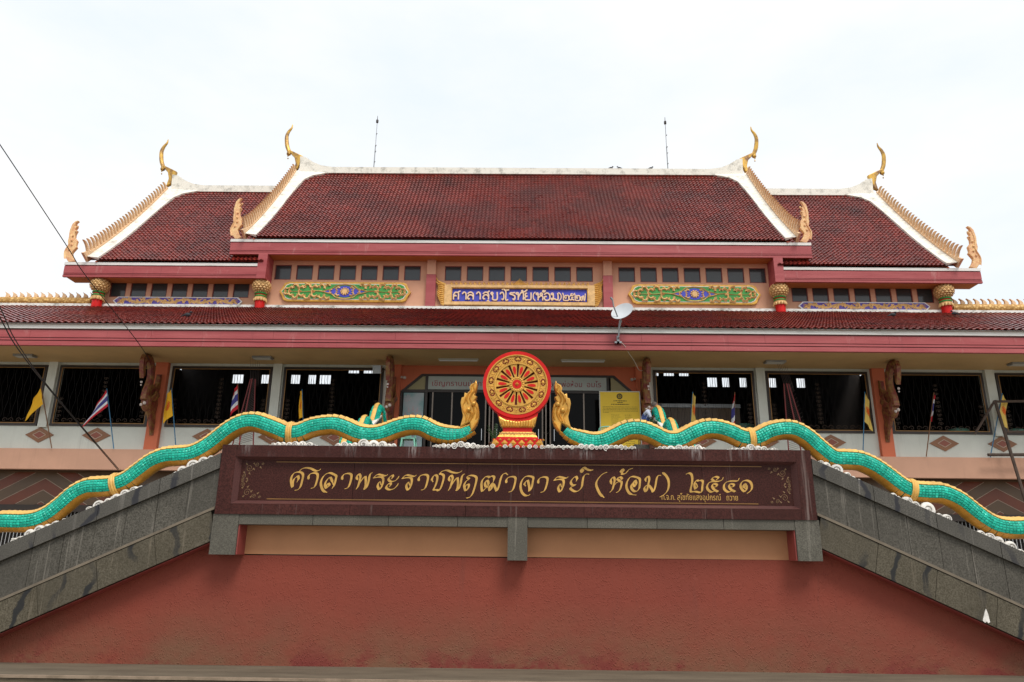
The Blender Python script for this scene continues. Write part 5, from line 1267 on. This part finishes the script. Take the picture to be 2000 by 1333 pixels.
# ================= SMALL THINGS ON THE HALL
# swan brackets on the orange columns: profile in depth
SW=[(25.12,5.83),(25.05,6.1),(24.80,6.35),(24.62,6.62),(24.36,6.80),(24.22,7.05),(24.30,7.35),(24.38,7.65),(24.30,8.0),(24.12,8.18),(23.98,8.12),(23.93,7.95),(23.98,7.66),(23.90,7.56),(23.78,7.85),(23.72,8.15),(23.82,8.36),(24.05,8.43),(24.35,8.36),(24.58,8.1),(24.62,7.75),(24.60,7.5),(24.78,7.42),(24.95,7.62),(25.0,7.95),(25.1,7.98),(25.13,7.5),(25.02,7.15),(25.12,6.9),(25.05,6.55),(25.13,6.3)]
names={-12.6:'left orange',-4.34:'left doorway',4.34:'right doorway',12.6:'right orange'}
for x,nm in names.items():
    b=empty('swan_bracket',(x,25.13,5.85),f'carved red and gold mythical swan bracket on the {nm} column','carved bracket','swan brackets under the eave')
    obj('body',MB().prism(SW,x-.07,x+.07,'x'),'hong',b)
    mb=MB()
    nk=[(24.25,6.9),(24.3,7.2),(24.45,7.6),(24.45,7.95),(24.3,8.25),(24.05,8.33),(23.85,8.2)]
    mb.tube([tuple(v) for v in cat([(x,y,z) for y,z in nk],4)],[.12-.0*i for i in range(25)],8)
    mb.tube([(x,23.86,8.2),(x,23.9,7.85),(x,23.93,7.58)],[.10,.06,.02],7)
    mb.ball((x,24.45,6.85),.17,8,6,(1,1.1,1.9))
    for sg in (-1,1):
        for k in range(4): mb.tube([(x+sg*.08,24.5+.08*k,6.95),(x+sg*.16,24.65+.08*k,7.15),(x+sg*.12,24.8+.07*k,7.45-.05*k)],[.05,.045,.01],5)
    mb.tube([(x,24.6,6.7),(x,24.9,6.3),(x,25.06,5.9)],[.11,.07,.03],6)
    obj('feathers',mb,'hong',b,smooth=True)
    obj('pendant',MB().ball((x,23.93,7.43),.045,6,4).ball((x,23.93,7.33),.03,6,4),'ivory',b)
    obj('claw',MB().ball((x+.05,24.24,6.78),.06,6,4).ball((x-.05,24.22,6.72),.05,6,4),'ivory',b)
# soffit lamps
for i,(a,b,wh_) in enumerate(((-17.29,-16.62,0),(-9.08,-8.42,0),(-2.72,-1.36,1),(1.46,2.96,1),(8.39,9.07,0),(16.65,17.3,0))):
    lab=('long white fluorescent batten on the soffit left of the wheel','long white fluorescent batten on the soffit right of the wheel')[a>0] if wh_ else ['grey box lamp on the soffit at the far left edge','grey box lamp on the soffit above the left white column','','','grey box lamp on the soffit above the right white column','grey box lamp on the soffit at the far right edge'][i]
    l=empty('soffit_lamp',((a+b)/2,24.3,8.35),lab,'lamp','lamps under the eave soffit')
    if wh_:
        obj('housing',MB().box(a,b,24.27,24.37,8.385,8.435),'lamp',l);obj('tube',MB().tube([(a+.03,24.32,8.365),(b-.03,24.32,8.365)],.018,8),'fwhite',l)
    else:
        obj('housing',MB().box(a,b,24.15,24.45,8.37,8.435),'steel',l);obj('diffuser',MB().box(a+.05,b-.05,24.19,24.41,8.355,8.369),'lamp',l)
fl=empty('floodlight',(-4.9,24.75,8.1),'black floodlight fixed beside the left doorway swan bracket','floodlight')
obj('head',MB().prism([(24.55,7.95),(24.8,8.08),(24.8,8.3),(24.5,8.22)],-5.0,-4.72,'x'),'steel',fl);obj('arm',MB().tube([(-4.86,24.78,8.2),(-4.6,25.1,8.2)],.02),'frame',fl)
cm_=empty('camera_bracket',(-3.95,25.2,7.95),'small white security lamp beside the left doorway bracket','security lamp')
obj('head',MB().ball((-3.98,25.12,7.95),.06,8,5).ball((-4.08,25.12,7.97),.045,8,5),'ivory',cm_)
cm_=empty('camera_bracket',(3.95,25.2,7.95),'small white security lamp beside the right doorway bracket','security lamp')
obj('head',MB().ball((3.98,25.12,7.95),.06,8,5).ball((4.08,25.12,7.97),.045,8,5),'ivory',cm_)
# satellite dish
sdh=empty('satellite_dish',(3.25,22.85,8.65),'pale grey satellite dish on a bracket fixed to the lower eave fascia','satellite dish')
dc=Vector((3.36,22.55,9.56));nrm=Vector((-.44,-.74,.51)).normalized();ta=nrm.cross(Vector((0,1,0))).normalized();tb_=nrm.cross(ta)
vs=[];k=28
for r_i in range(6):
    rr=.37*r_i/5
    for q in range(k):
        a=2*math.pi*q/k;vs.append(dc+ta*rr*math.cos(a)+tb_*rr*math.sin(a)+nrm*(.10*(rr/.37)**2-.05))
fs=[(i*k+q,i*k+(q+1)%k,(i+1)*k+(q+1)%k,(i+1)*k+q) for i in range(5) for q in range(k)]
mb=MB().add(vs,fs);off=len(mb.v);mb.add([v-nrm*.012 for v in vs],[tuple(reversed(f)) for f in fs])
for q in range(k): mb.f.append((5*k+q,5*k+(q+1)%k,off+5*k+(q+1)%k,off+5*k+q))
obj('reflector',mb,'dish',sdh,smooth=True)
obj('mast',MB().tube([(3.22,22.9,8.70),(3.24,22.78,8.78),(3.28,22.72,9.25),(3.34,22.62,9.45)],.026).tube([(3.25,22.75,9.0),(3.33,22.62,9.3)],.018),'steel',sdh)
obj('feed_arm',MB().tube([(3.22,22.58,9.35),(3.06,22.40,9.70),(3.02,22.35,9.94)],.022).tube([(3.02,22.35,9.90),(2.96,22.34,9.98)],.035),'steel',sdh)
obj('foot',MB().box(3.12,3.34,22.84,22.93,8.60,8.66).box(3.19,3.27,22.84,22.93,8.6,8.85),'steel',sdh)
wc=obj('dish_cable',MB().tube([tuple(v) for v in cat([(3.27,22.85,8.68),(3.45,22.9,8.52),(3.62,23.2,8.36),(3.85,23.6,8.20),(4.05,24.0,8.02),(4.2,24.3,8.06),(4.34,24.5,8.15)],5)],.010,5),'whitecable');tag(wc,'thin white cable drooping from the satellite dish to the right doorway bracket','cable')
# lightning rods
for s in (-1,1):
    r=empty('lightning_rod',(s*8.71,38.9,24.0),f"thin lightning rod mast on the main ridge, {'left' if s<0 else 'right'} one",'lightning rod','lightning rods on the ridge')
    obj('mast',MB().tube([(s*8.71,38.9,24.0),(s*8.70,38.9,25.6)],.032,6).tube([(s*8.70,38.9,25.6),(s*8.70,38.9,27.3)],.02,6),'steel',r)
    obj('head',MB().lathe([(.03,0),(.075,.04),(.075,.2),(.02,.26),(.012,.5)],(s*8.70,38.9,27.15),8),'frame',r)
    for z in (24.5,25.2,25.6,26.4): obj('clamp',MB().ball((s*8.70+.03,38.86,z),.045,6,4),'steel',r)
# birds
for i,(x,y,z,lab,f) in enumerate(((5.35,38.9,24.07,'dark bird perched on the main ridge, left one of the close pair',1),(5.85,38.9,24.07,'dark upright bird perched on the main ridge, right one of the close pair',-1),(7.7,38.9,24.07,'dark bird perched alone on the main ridge near the right rod',1),
      (-11.6,24.4,9.87,'dark bird sitting on the left part of the lean-to roof',1),(15.2,28.5,11.48,'dark bird on the lean-to roof below the right wing panel',1),(18.6,30.0,12.08,'dark bird on the lean-to roof below the outer right column',-1))):
    b=empty('bird',(x,y,z),lab,'bird','birds on the roofs')
    sc=.85
    obj('body',MB().ball((x,y,z+.12*sc),.09*sc,8,6,(1.5,.8,1.0)).ball((x+f*.12*sc,y,z+.23*sc),.05*sc,8,5).tube([(x-f*.1*sc,y,z+.12*sc),(x-f*.28*sc,y,z+.05*sc)],[.05*sc,.02],5).tube([(x+f*.15*sc,y,z+.23*sc),(x+f*.22*sc,y,z+.22*sc)],[.02,.004],4),'bird',b,smooth=True)
    obj('legs',MB().tube([(x-.02,y,z-.02),(x-.02,y,z+.06)],.008,4).tube([(x+.03,y,z-.02),(x+.03,y,z+.06)],.008,4),'bird',b)
# ================= FLAGS
def disc_emblem(cloth,c):
    e=cloth(.34,.66,'forange','emblem',c,.006,.22,.78);me=e.data;import bmesh
    bm=bmesh.new();bm.from_mesh(me);n=10;mr=12;kill=[]
    for k,f in enumerate(bm.faces):
        i,j_=divmod(k,mr);a=(i+.5)/n*2-1;b=(j_+.5)/mr*2-1
        if a*a+b*b>1.0 or (.45<a*a+b*b<.62): kill.append(f)
    bmesh.ops.delete(bm,geom=kill,context='FACES');bm.to_mesh(me);bm.free()
def flag(x0,z0,x1,z1,kind,pole,dirx,w,h,droop,lab,y=25.0):
    """pole foot x1,z1 tip x0,z0; cloth hangs from the tip"""
    f=empty('flag',(x1,y,z1),lab,'flag','flags along the upper storey ledge')
    z1=5.342
    obj('pole',MB().tube([(x1,y,z1),(x0,y,z0+.05)],.017,6),pole,f)
    A=Vector((x0,0,z0));Bv=(Vector((x1,0,z1))-A).normalized()
    n,mr=10,12
    def cloth(v0,v1,mat,name,par,off=0,u0=0,u1=1):
        mb=MB();vs=[]
        for i in range(n+1):
            for j_ in range(mr+1):
                u=u0+(u1-u0)*i/n;v=v0+(v1-v0)*j_/mr
                px=A+Bv*(h*v)
                X_=px.x+dirx*w*u*(.42+.62*v);Z_=px.z-droop*u-.06*u*u
                Y_=y-.03-off+.05*math.sin(u*7+v*2.2)*u+.02*math.sin(v*6)
                X_+=.025*math.sin(u*9+v*5)*u
                vs.append((X_,Y_,Z_))
        fs=[(i*(mr+1)+j_,(i+1)*(mr+1)+j_,(i+1)*(mr+1)+j_+1,i*(mr+1)+j_+1) for i in range(n) for j_ in range(mr)]
        mb.add(vs,fs);return obj(name,mb,mat,par,smooth=True)
    if kind=='thai':
        for a,b,m_ in ((0,1/6,'fred'),(1/6,2/6,'fwhite'),(2/6,4/6,'fblue'),(4/6,5/6,'fwhite'),(5/6,1,'fred')): cloth(a,b,m_,'stripe',f)
    else:
        c=cloth(0,1,kind,'cloth',f)
        if dirx*w>-.5: disc_emblem(cloth,c)
Y_='yellow';PY='paleyellow'
flag(-16.66,7.42,-15.88,5.4,Y_,'polebrown',-1,.52,.60,.55,'yellow flag blowing left on a brown pole at the far left of the ledge')
flag(-14.34,7.38,-13.75,5.4,'thai','poleblue',-1,.80,.60,.72,'striped Thai flag spread to the left on a blue pole, second from left')
flag(-12.08,7.42,-11.62,5.4,Y_,'poleblue',-1,.32,.95,.22,'yellow flag hanging beside the left orange column')
flag(-9.78,7.6,-9.43,5.4,'thai','polebrown',-1,.26,.85,.20,'Thai flag hanging narrow on a brown pole above the left naga hump')
flag(-7.51,7.42,-7.25,5.4,Y_,'poleblue',-1,.14,.95,.03,'orange-yellow flag with a wheel emblem above the left naga, hanging both sides')
bf=[o for o in bpy.data.objects if o.name.startswith('flag')][-1]
flag(6.05,7.45,5.78,5.4,PY,'poleblue',1,.17,1.1,.10,'narrow faded yellow flag just right of the doorway')
flag(7.50,7.45,7.3,5.4,'thai','polebrown',-1,.13,1.15,.10,'Thai flag hanging limp above the right naga')
flag(11.98,7.5,11.64,5.4,PY,'poleblue',1,.22,1.0,.28,'narrow faded yellow flag left of the right orange column')
flag(14.35,7.5,13.76,5.4,'thai','polebrown',-1,.02,.9,.05,'Thai flag hanging limp right of the right orange column')
flag(16.69,7.5,15.90,5.4,PY,'poleblue',1,.22,.9,.28,'faded yellow flag on a blue pole beside the far right timber frame')
# ================= TERRACE THINGS
ntb=empty('notice_board',(3.46,24.6,5.35),'tall yellow notice board with a black wheel emblem standing right of the doors','notice board')
obj('sheet',MB().box(2.80,4.13,24.60,24.63,5.37,7.38),'board',ntb)
obj('border',MB().box(2.77,2.80,24.59,24.64,5.35,7.41).box(4.13,4.16,24.59,24.64,5.35,7.41).box(2.80,4.13,24.59,24.64,7.38,7.41),'lamp',ntb)
mb=MB()
def disc(cx,cz,r0,r1,y,k=20):
    vs=[]
    for i in range(k):
        a=2*math.pi*i/k;vs+=[(cx+r0*math.cos(a),y,cz+r0*math.sin(a)),(cx+r1*math.cos(a),y,cz+r1*math.sin(a))]
    mb.add(vs,[(2*i,2*i+1,2*((i+1)%k)+1,2*((i+1)%k)) for i in range(k)])
disc(3.46,7.23,.065,.10,24.597);disc(3.46,7.23,.012,.03,24.597)
for i in range(8):
    a=math.pi*i/4;t=Vector((math.cos(a),math.sin(a)));nn=Vector((-t.y,t.x))*.008
    mb.add([(3.46+p.x,24.5965,7.23+p.y) for p in (t*.02-nn,t*.07-nn,t*.07+nn,t*.02+nn)],[(0,1,2,3)])
obj('emblem',mb,'ink',ntb)
tx=MB();rr=random.Random(3)
def dash(x0,x1,z,h):
    x=x0
    while x<x1:
        w=rr.uniform(.015,.05);tx.add([(x,24.5975,z),(min(x+w,x1),24.5975,z),(min(x+w,x1),24.5975,z+h),(x,24.5975,z+h)],[(0,1,2,3)]);x+=w+rr.uniform(.006,.02)
for z,a,b in ((7.06,3.25,3.70),(7.0,3.38,3.56),(6.94,3.17,3.78)): dash(a,b,z,.028)
for i in range(5): dash(2.88,4.06 if i<4 else 3.1,6.86-.048*i,.012)
for i in range(17): dash(3.16,3.16+rr.uniform(.2,.38),6.58-.068*i,.012);dash(3.62,3.62+rr.uniform(.15,.32),6.58-.068*i,.012)
o=obj('print_lines',tx,'ink',ntb);o['kind']='stuff'
ps=empty('poster',(-3.64,25.26,5.4),'pale blue poster of a seated robed figure in the left door sidelight','poster')
obj('sheet',MB().box(-4.0,-3.29,25.255,25.27,5.40,7.44),'poster',ps)
mb=MB()
for a in range(8):
    t=math.pi*a/4;cx,cz=-3.86,7.24
    mb.add([(cx+.02*math.cos(t+1.57),25.253,cz+.02*math.sin(t+1.57)),(cx+.12*math.cos(t-.15),25.253,cz+.12*math.sin(t-.15)),(cx+.14*math.cos(t+.15),25.253,cz+.14*math.sin(t+.15))],[(0,1,2)])
for k in range(7):
    t=math.pi*k/6;mb.add([(-3.65+.26*math.cos(t)-.06,25.2535-.0001*k,6.45+.35*math.sin(t)),(-3.65+.26*math.cos(t)+.06,25.2535-.0001*k,6.45+.35*math.sin(t)),(-3.65+.34*math.cos(t),25.2535-.0001*k,6.55+.45*math.sin(t))],[(0,1,2)])
obj('flower_print',mb,'posterpink',ps)
obj('robe_print',MB().prism([(-3.86,6.2),(-3.84,6.36),(-3.72,6.5),(-3.66,6.52),(-3.58,6.49),(-3.45,6.36),(-3.43,6.2)],25.251,25.2545),'postergrey',ps)
obj('head_print',MB().prism([(-3.65+.075*math.cos(t),6.64+.105*math.sin(t)) for t in [2*math.pi*q/14 for q in range(14)]],25.2505,25.2545),'posterskin',ps)
o=None
# plastic chairs
def chair(x,y,z,rot,lab):
    c=empty('plastic_chair',(x,y,z),lab,'chair','mint green plastic chairs')
    c.rotation_euler=(0,0,rot)
    def part(n,mb,smooth=True):
        V=[(a,b,d) for a,b,d in mb.v];me=bpy.data.meshes.new(n);me.from_pydata(V,[],mb.f);me.materials.append(MAT['chair'])
        o=bpy.data.objects.new(n,me);COL.objects.link(o);o.parent=c;WPOS[o.name]=Vector((x,y,z));return o
    part('seat',MB().box(-.24,.24,-.22,.22,.42,.45))
    for sx in (-1,1):
        for sy in (-1,1): part('leg',MB().tube([(sx*.20,sy*.19,.42),(sx*.25,sy*.24,0)],[.03,.02],6))
    bk=MB().tube([tuple(v) for v in cat([(-.23,.21,.44),(-.25,.26,.7),(-.2,.29,.82),(0,.30,.85),(.2,.29,.82),(.25,.26,.7),(.23,.21,.44)],4)],.022,6)
    for k in range(-3,4): bk.tube([(k*.028,.23,.45),(k*.062,.285,.83-.012*abs(k))],.012,4)
    part('backrest',bk)
chair(-3.58,24.2,5.2,math.pi,'mint green plastic chair in front of the poster, seen below the left naga')
chair(2.98,24.1,5.2,math.pi*.9,'mint green plastic chair at the foot of the yellow notice board')
# potted palms
def palm(x,y,z,h,n,seed,lab):
    p=empty('potted_palm',(x,y,z),lab,'potted plant','potted plants on the terrace');r=random.Random(seed)
    obj('pot',MB().lathe([(.14,0),(.20,.32),(.22,.34),(.20,.36),(.17,.34)],(x,y,z),14),'pot',p,smooth=True)
    for i in range(n):
        a=r.uniform(0,6.28);ln=r.uniform(.6,1)*h;rc=r.uniform(.25,.8)
        pts=[Vector((x+math.cos(a)*rc*ln*.75*t,y+math.sin(a)*rc*ln*.75*t,z+.3+ln*(t*1.15-.55*t*t*rc))) for t in [k/8 for k in range(9)]]
        mb=MB().tube(pts,[.012*(1-k/9)+.003 for k in range(9)],4)
        for k in range(2,9):
            c=pts[k];d=(pts[k]-pts[k-1]).normalized();sd_=d.cross(Vector((0,0,1))).normalized()
            for sg in (-1,1):
                L=.22*h*(1-.07*k);t=c+(sd_*sg+d*.6).normalized()*L+Vector((0,0,-.05));w=d*.022
                mb.add([c-w,c+w,t],[(0,1,2)])
        obj('frond',mb,'leaf',p)
palm(4.25,22.9,5.2,.85,13,4,'bushy dark palm beside the seated man right of the doorway')
palm(-.75,24.3,5.2,.75,9,8,'dark palm in a pot behind the pedestal of the wheel')
palm(-4.0,22.9,5.2,.6,9,11,'small dark plant left of the doorway, behind the left naga')
# seated man
def person():
    p=empty('person',(4.3,23.75,5.2),'man in a white shirt with blue stripe sitting bent forward, head resting on his hand','person')
    sk=[('pel',(4.08,23.75,5.75),.16),('ab',(4.10,23.72,5.98),.16),('ch',(4.18,23.68,6.22),.17),('nk',(4.33,23.62,6.37),.065),('hd',(4.42,23.58,6.47),.06),
        ('ls',(4.20,23.48,6.30),.075),('le',(4.30,23.42,6.05),.052),('lw',(4.47,23.50,6.18),.036),('rs',(4.18,23.86,6.30),.075),('re',(4.34,23.86,6.03),.052),('rw',(4.50,23.68,6.22),.036),
        ('lh',(4.30,23.55,5.78),.095),('lk',(4.55,23.50,5.85),.08),('lf',(4.58,23.48,5.42),.05),('rh',(4.30,23.92,5.78),.095),('rk',(4.56,23.95,5.85),.08),('rf',(4.60,23.95,5.42),.05)]
    ed=[('pel','ab'),('ab','ch'),('ch','nk'),('nk','hd'),('ch','ls'),('ls','le'),('le','lw'),('ch','rs'),('rs','re'),('re','rw'),('pel','lh'),('lh','lk'),('lk','lf'),('pel','rh'),('rh','rk'),('rk','rf')]
    ix={n:i for i,(n,_,_) in enumerate(sk)};o0=Vector((4.3,23.75,5.2))
    me=bpy.data.meshes.new('body');me.from_pydata([tuple(Vector(c)-o0) for _,c,_ in sk],[(ix[a],ix[b]) for a,b in ed],[])
    o=bpy.data.objects.new('body',me);COL.objects.link(o);o.parent=p;WPOS['body']=o0
    md=o.modifiers.new('s','SKIN')
    for i,(n,c,r) in enumerate(sk): me.skin_vertices[0].data[i].radius=(r,r)
    me.skin_vertices[0].data[0].use_root=True
    o.modifiers.new('u','SUBSURF').levels=2;o.modifiers['u'].render_levels=2
    dg=bpy.context.evaluated_depsgraph_get();dg.update();m2=bpy.data.meshes.new_from_object(o.evaluated_get(dg))
    o.modifiers.clear();o.data=m2;m2.materials.clear()
    for k in ('skin','shirt','shirtblue','trousers'): m2.materials.append(MAT[k])
    m2.shade_smooth()
    for pl_ in m2.polygons:
        c=pl_.center+o0
        if c.z<5.95 and not(c.x>4.42 and c.z>5.9): pl_.material_index=3
        elif c.x<4.30 and c.z<6.36 and (c.z>5.93) and abs(c.y-23.68)<.30: pl_.material_index=2 if abs(c.y-23.58)<.045 or abs(c.y-23.60)<.03 else 1
        else: pl_.material_index=0
    hd=MB().ball((4.47,23.58,6.50),.095,14,10,(1.0,.86,1.18));hd.ball((4.56,23.57,6.475),.022,6,4);hd.ball((4.50,23.49,6.50),.025,6,4,(1,.5,1.4));hd.tube([(4.52,23.56,6.42),(4.55,23.56,6.405)],.03,6)
    h=obj('head',hd,'skin',p,smooth=True)
    obj('hair',MB().ball((4.445,23.585,6.535),.10,14,9,(1.0,.9,1.08)),'hair',h,smooth=True)
    obj('eye',MB().ball((4.548,23.535,6.51),.009,6,4),'ink',h)
    for q,(b,tgt) in enumerate(((Vector((4.47,23.50,6.18)),Vector((4.53,23.53,6.36))),(Vector((4.50,23.68,6.22)),Vector((4.54,23.62,6.36))))):
        hb=MB();d=(tgt-b);sdv=Vector((.2,1,0)).normalized()
        hb.tube([b,b+d*.35,b+d*.55],[.034,.042,.034],8)
        for k in range(4):
            s0=b+d*.5+sdv*(k-1.5)*.019;hb.tube([s0,s0+d*.22+Vector((.012,0,0)),s0+d*(.38+.04*(1-abs(k-1.5)))+Vector((-.008,0,.0))],[.0095,.009,.007],5)
        s0=b+d*.25-sdv*.035;hb.tube([s0,s0+d*.2-sdv*.02,s0+d*.35-sdv*.012],[.011,.010,.008],5)
        obj('hand',hb,'skin',p,smooth=True)
    for q in (0,1):
        fb=MB().ball((4.66,23.48+.47*q,5.39),.055,8,5,(2,.9,.8));obj('shoe',fb,'trousers',p,smooth=True)
    p.location.z+=.2
    st_=empty('stool',(4.12,23.75,5.2),'low dark stool under the seated man','stool')
    obj('seat',MB().box(3.92,4.3,23.55,23.95,5.60,5.64),'wood',st_)
    for sx in (3.95,4.27):
        for sy in (23.58,23.92): obj('leg',MB().tube([(sx,sy,5.2),(sx,sy,5.6)],.018,6),'wood',st_)
person()
bpy.data.objects['stool'].location.z+=.2
b_=obj('platform',MB().box(3.7,4.9,23.3,24.2,5.2,5.4),'granitecap');tag(b_,'low grey platform under the seated man and his stool','platform')
# red steel light frames
def rodtree(x,y,lab):
    t=empty('steel_frame',(x,y,5.3),lab,'rod frame','tapering red rod frames')
    apex=Vector((x+.35*(1 if x<0 else -1),y-.4,8.35));ft=[Vector((x-.28,y,5.345)),Vector((x+.45,y,5.345)),Vector((x+.05,y-.25,5.345))]
    for f in ft: obj('rod',MB().tube([f,f.lerp(apex,.78)],.022,5),'redrod',t)
    mb=MB()
    for k in range(34):
        u=.04+.7*k/34;a=ft[0].lerp(apex,u);b=ft[1].lerp(apex,u+.06);c=ft[2].lerp(apex,u)
        mb.tube([a,b],.005,3,False).tube([b,c],.005,3,False)
        if k%2==0: mb.tube([b,b+Vector((.12*(1 if x>0 else -1),0,.10))],.005,3,False)
    for k in range(6): mb.tube([ft[1].lerp(apex,.7)+Vector((.05*(k-3),0,0)),apex+Vector((.07*(k-3),0,.15-.05*k))],.005,3,False)
    o=obj('wires',mb,'wire',t);o['kind']='stuff'
rodtree(-9.35,24.75,'tapering red steel rod frame with hatched wires left of the doorway')
rodtree(9.35,24.75,'tapering red steel rod frame with hatched wires right of the doorway')
# green netted tubs inside the right windows
for x,z,lab in ((8.05,6.2,'dull green netted tub inside the window right of the doorway, left one'),(9.1,6.2,'dull green netted tub inside the window behind the right rod frame'),(15.6,6.1,'dull green netted tub inside the window behind the timber brace'),(17.6,6.1,'dull green netted tub inside the far right window')):
    tb2=empty('tub',(x,26.0,z-.6),lab,'tub','green tubs inside the windows')
    obj('shell',MB().lathe([(.34,0),(.40,.4),(.40,.85),(.36,1.0),(.05,1.08)],(x,26.1,z-.65),16),'barrel',tb2,smooth=True)
    n_=MB()
    for k in range(12):
        a=2*math.pi*k/12;n_.tube([(x+.41*math.cos(a),26.1+.41*math.sin(a),z-.6),(x+.41*math.cos(a),26.1+.41*math.sin(a),z+.22)],.008,3,False)
    obj('net',n_,'wire',tb2)
# roller shutter seen in the hall right of the doors
sh2=empty('shutter',(6.6,27.5,5.3),'brown ribbed shutter screen standing inside the hall right of the doors','screen')
for i in range(13): obj('slat',MB().box(5.0+.26*i,5.25+.26*i,27.5,27.55,5.3,7.45),'chevbrown',sh2)
obj('top_rail',MB().box(4.95,8.4,27.46,27.58,7.46,7.6),'steel',sh2)
# timber frame at the right
tf=empty('timber_frame',(16.8,24.6,3.5),'weathered timber scaffold frame leaning against the right end of the facade','timber frame')
def bar(a,b,r=.045,n='rail'): obj(n,MB().tube([a,b],r,6),'wood',tf)
bar((16.25,24.75,7.2),(18.6,24.75,7.25));bar((16.35,24.7,6.15),(18.6,24.7,6.2));bar((15.65,24.7,5.38),(18.6,24.7,5.42),.055)
bar((16.25,24.78,7.25),(16.5,24.5,3.65),.05,'post');bar((16.2,24.75,7.2),(15.45,24.9,6.1),.04,'brace')
# overhead cables
def cable(pts,r,lab):
    o=obj('overhead_cable',MB().tube([tuple(v) for v in cat(pts,8)],r,5),'cable');tag(o,lab,'cable','overhead cables at the left');return o
# (positions are measured on the facade and on the pole off to the left)
cable([(-13.3,11.5,13.3),(-12.75,15.0,11.75),(-12.62,15.7,11.38),(-12.41,18.5,10.0),(-12.35,19.5,9.5),(-12.30,22.3,8.62),(-12.33,23.4,8.27),(-12.45,23.9,8.2)],.013,'thin black cable from upper left down to the swan bracket on the left orange column')
cable([(-9.98,12,7.4),(-10.84,14.5,6.8),(-11.37,16,6.43),(-12.28,19,5.95),(-13.52,25.07,4.68)],.012,'upper of the two thick black cables sagging to the floor beam at the left')
cable([(-9.91,12,7.1),(-10.79,14.5,6.57),(-11.33,16,6.30),(-12.24,19,5.88),(-13.55,25.07,4.66)],.014,'lower of the two thick black cables sagging to the floor beam at the left')
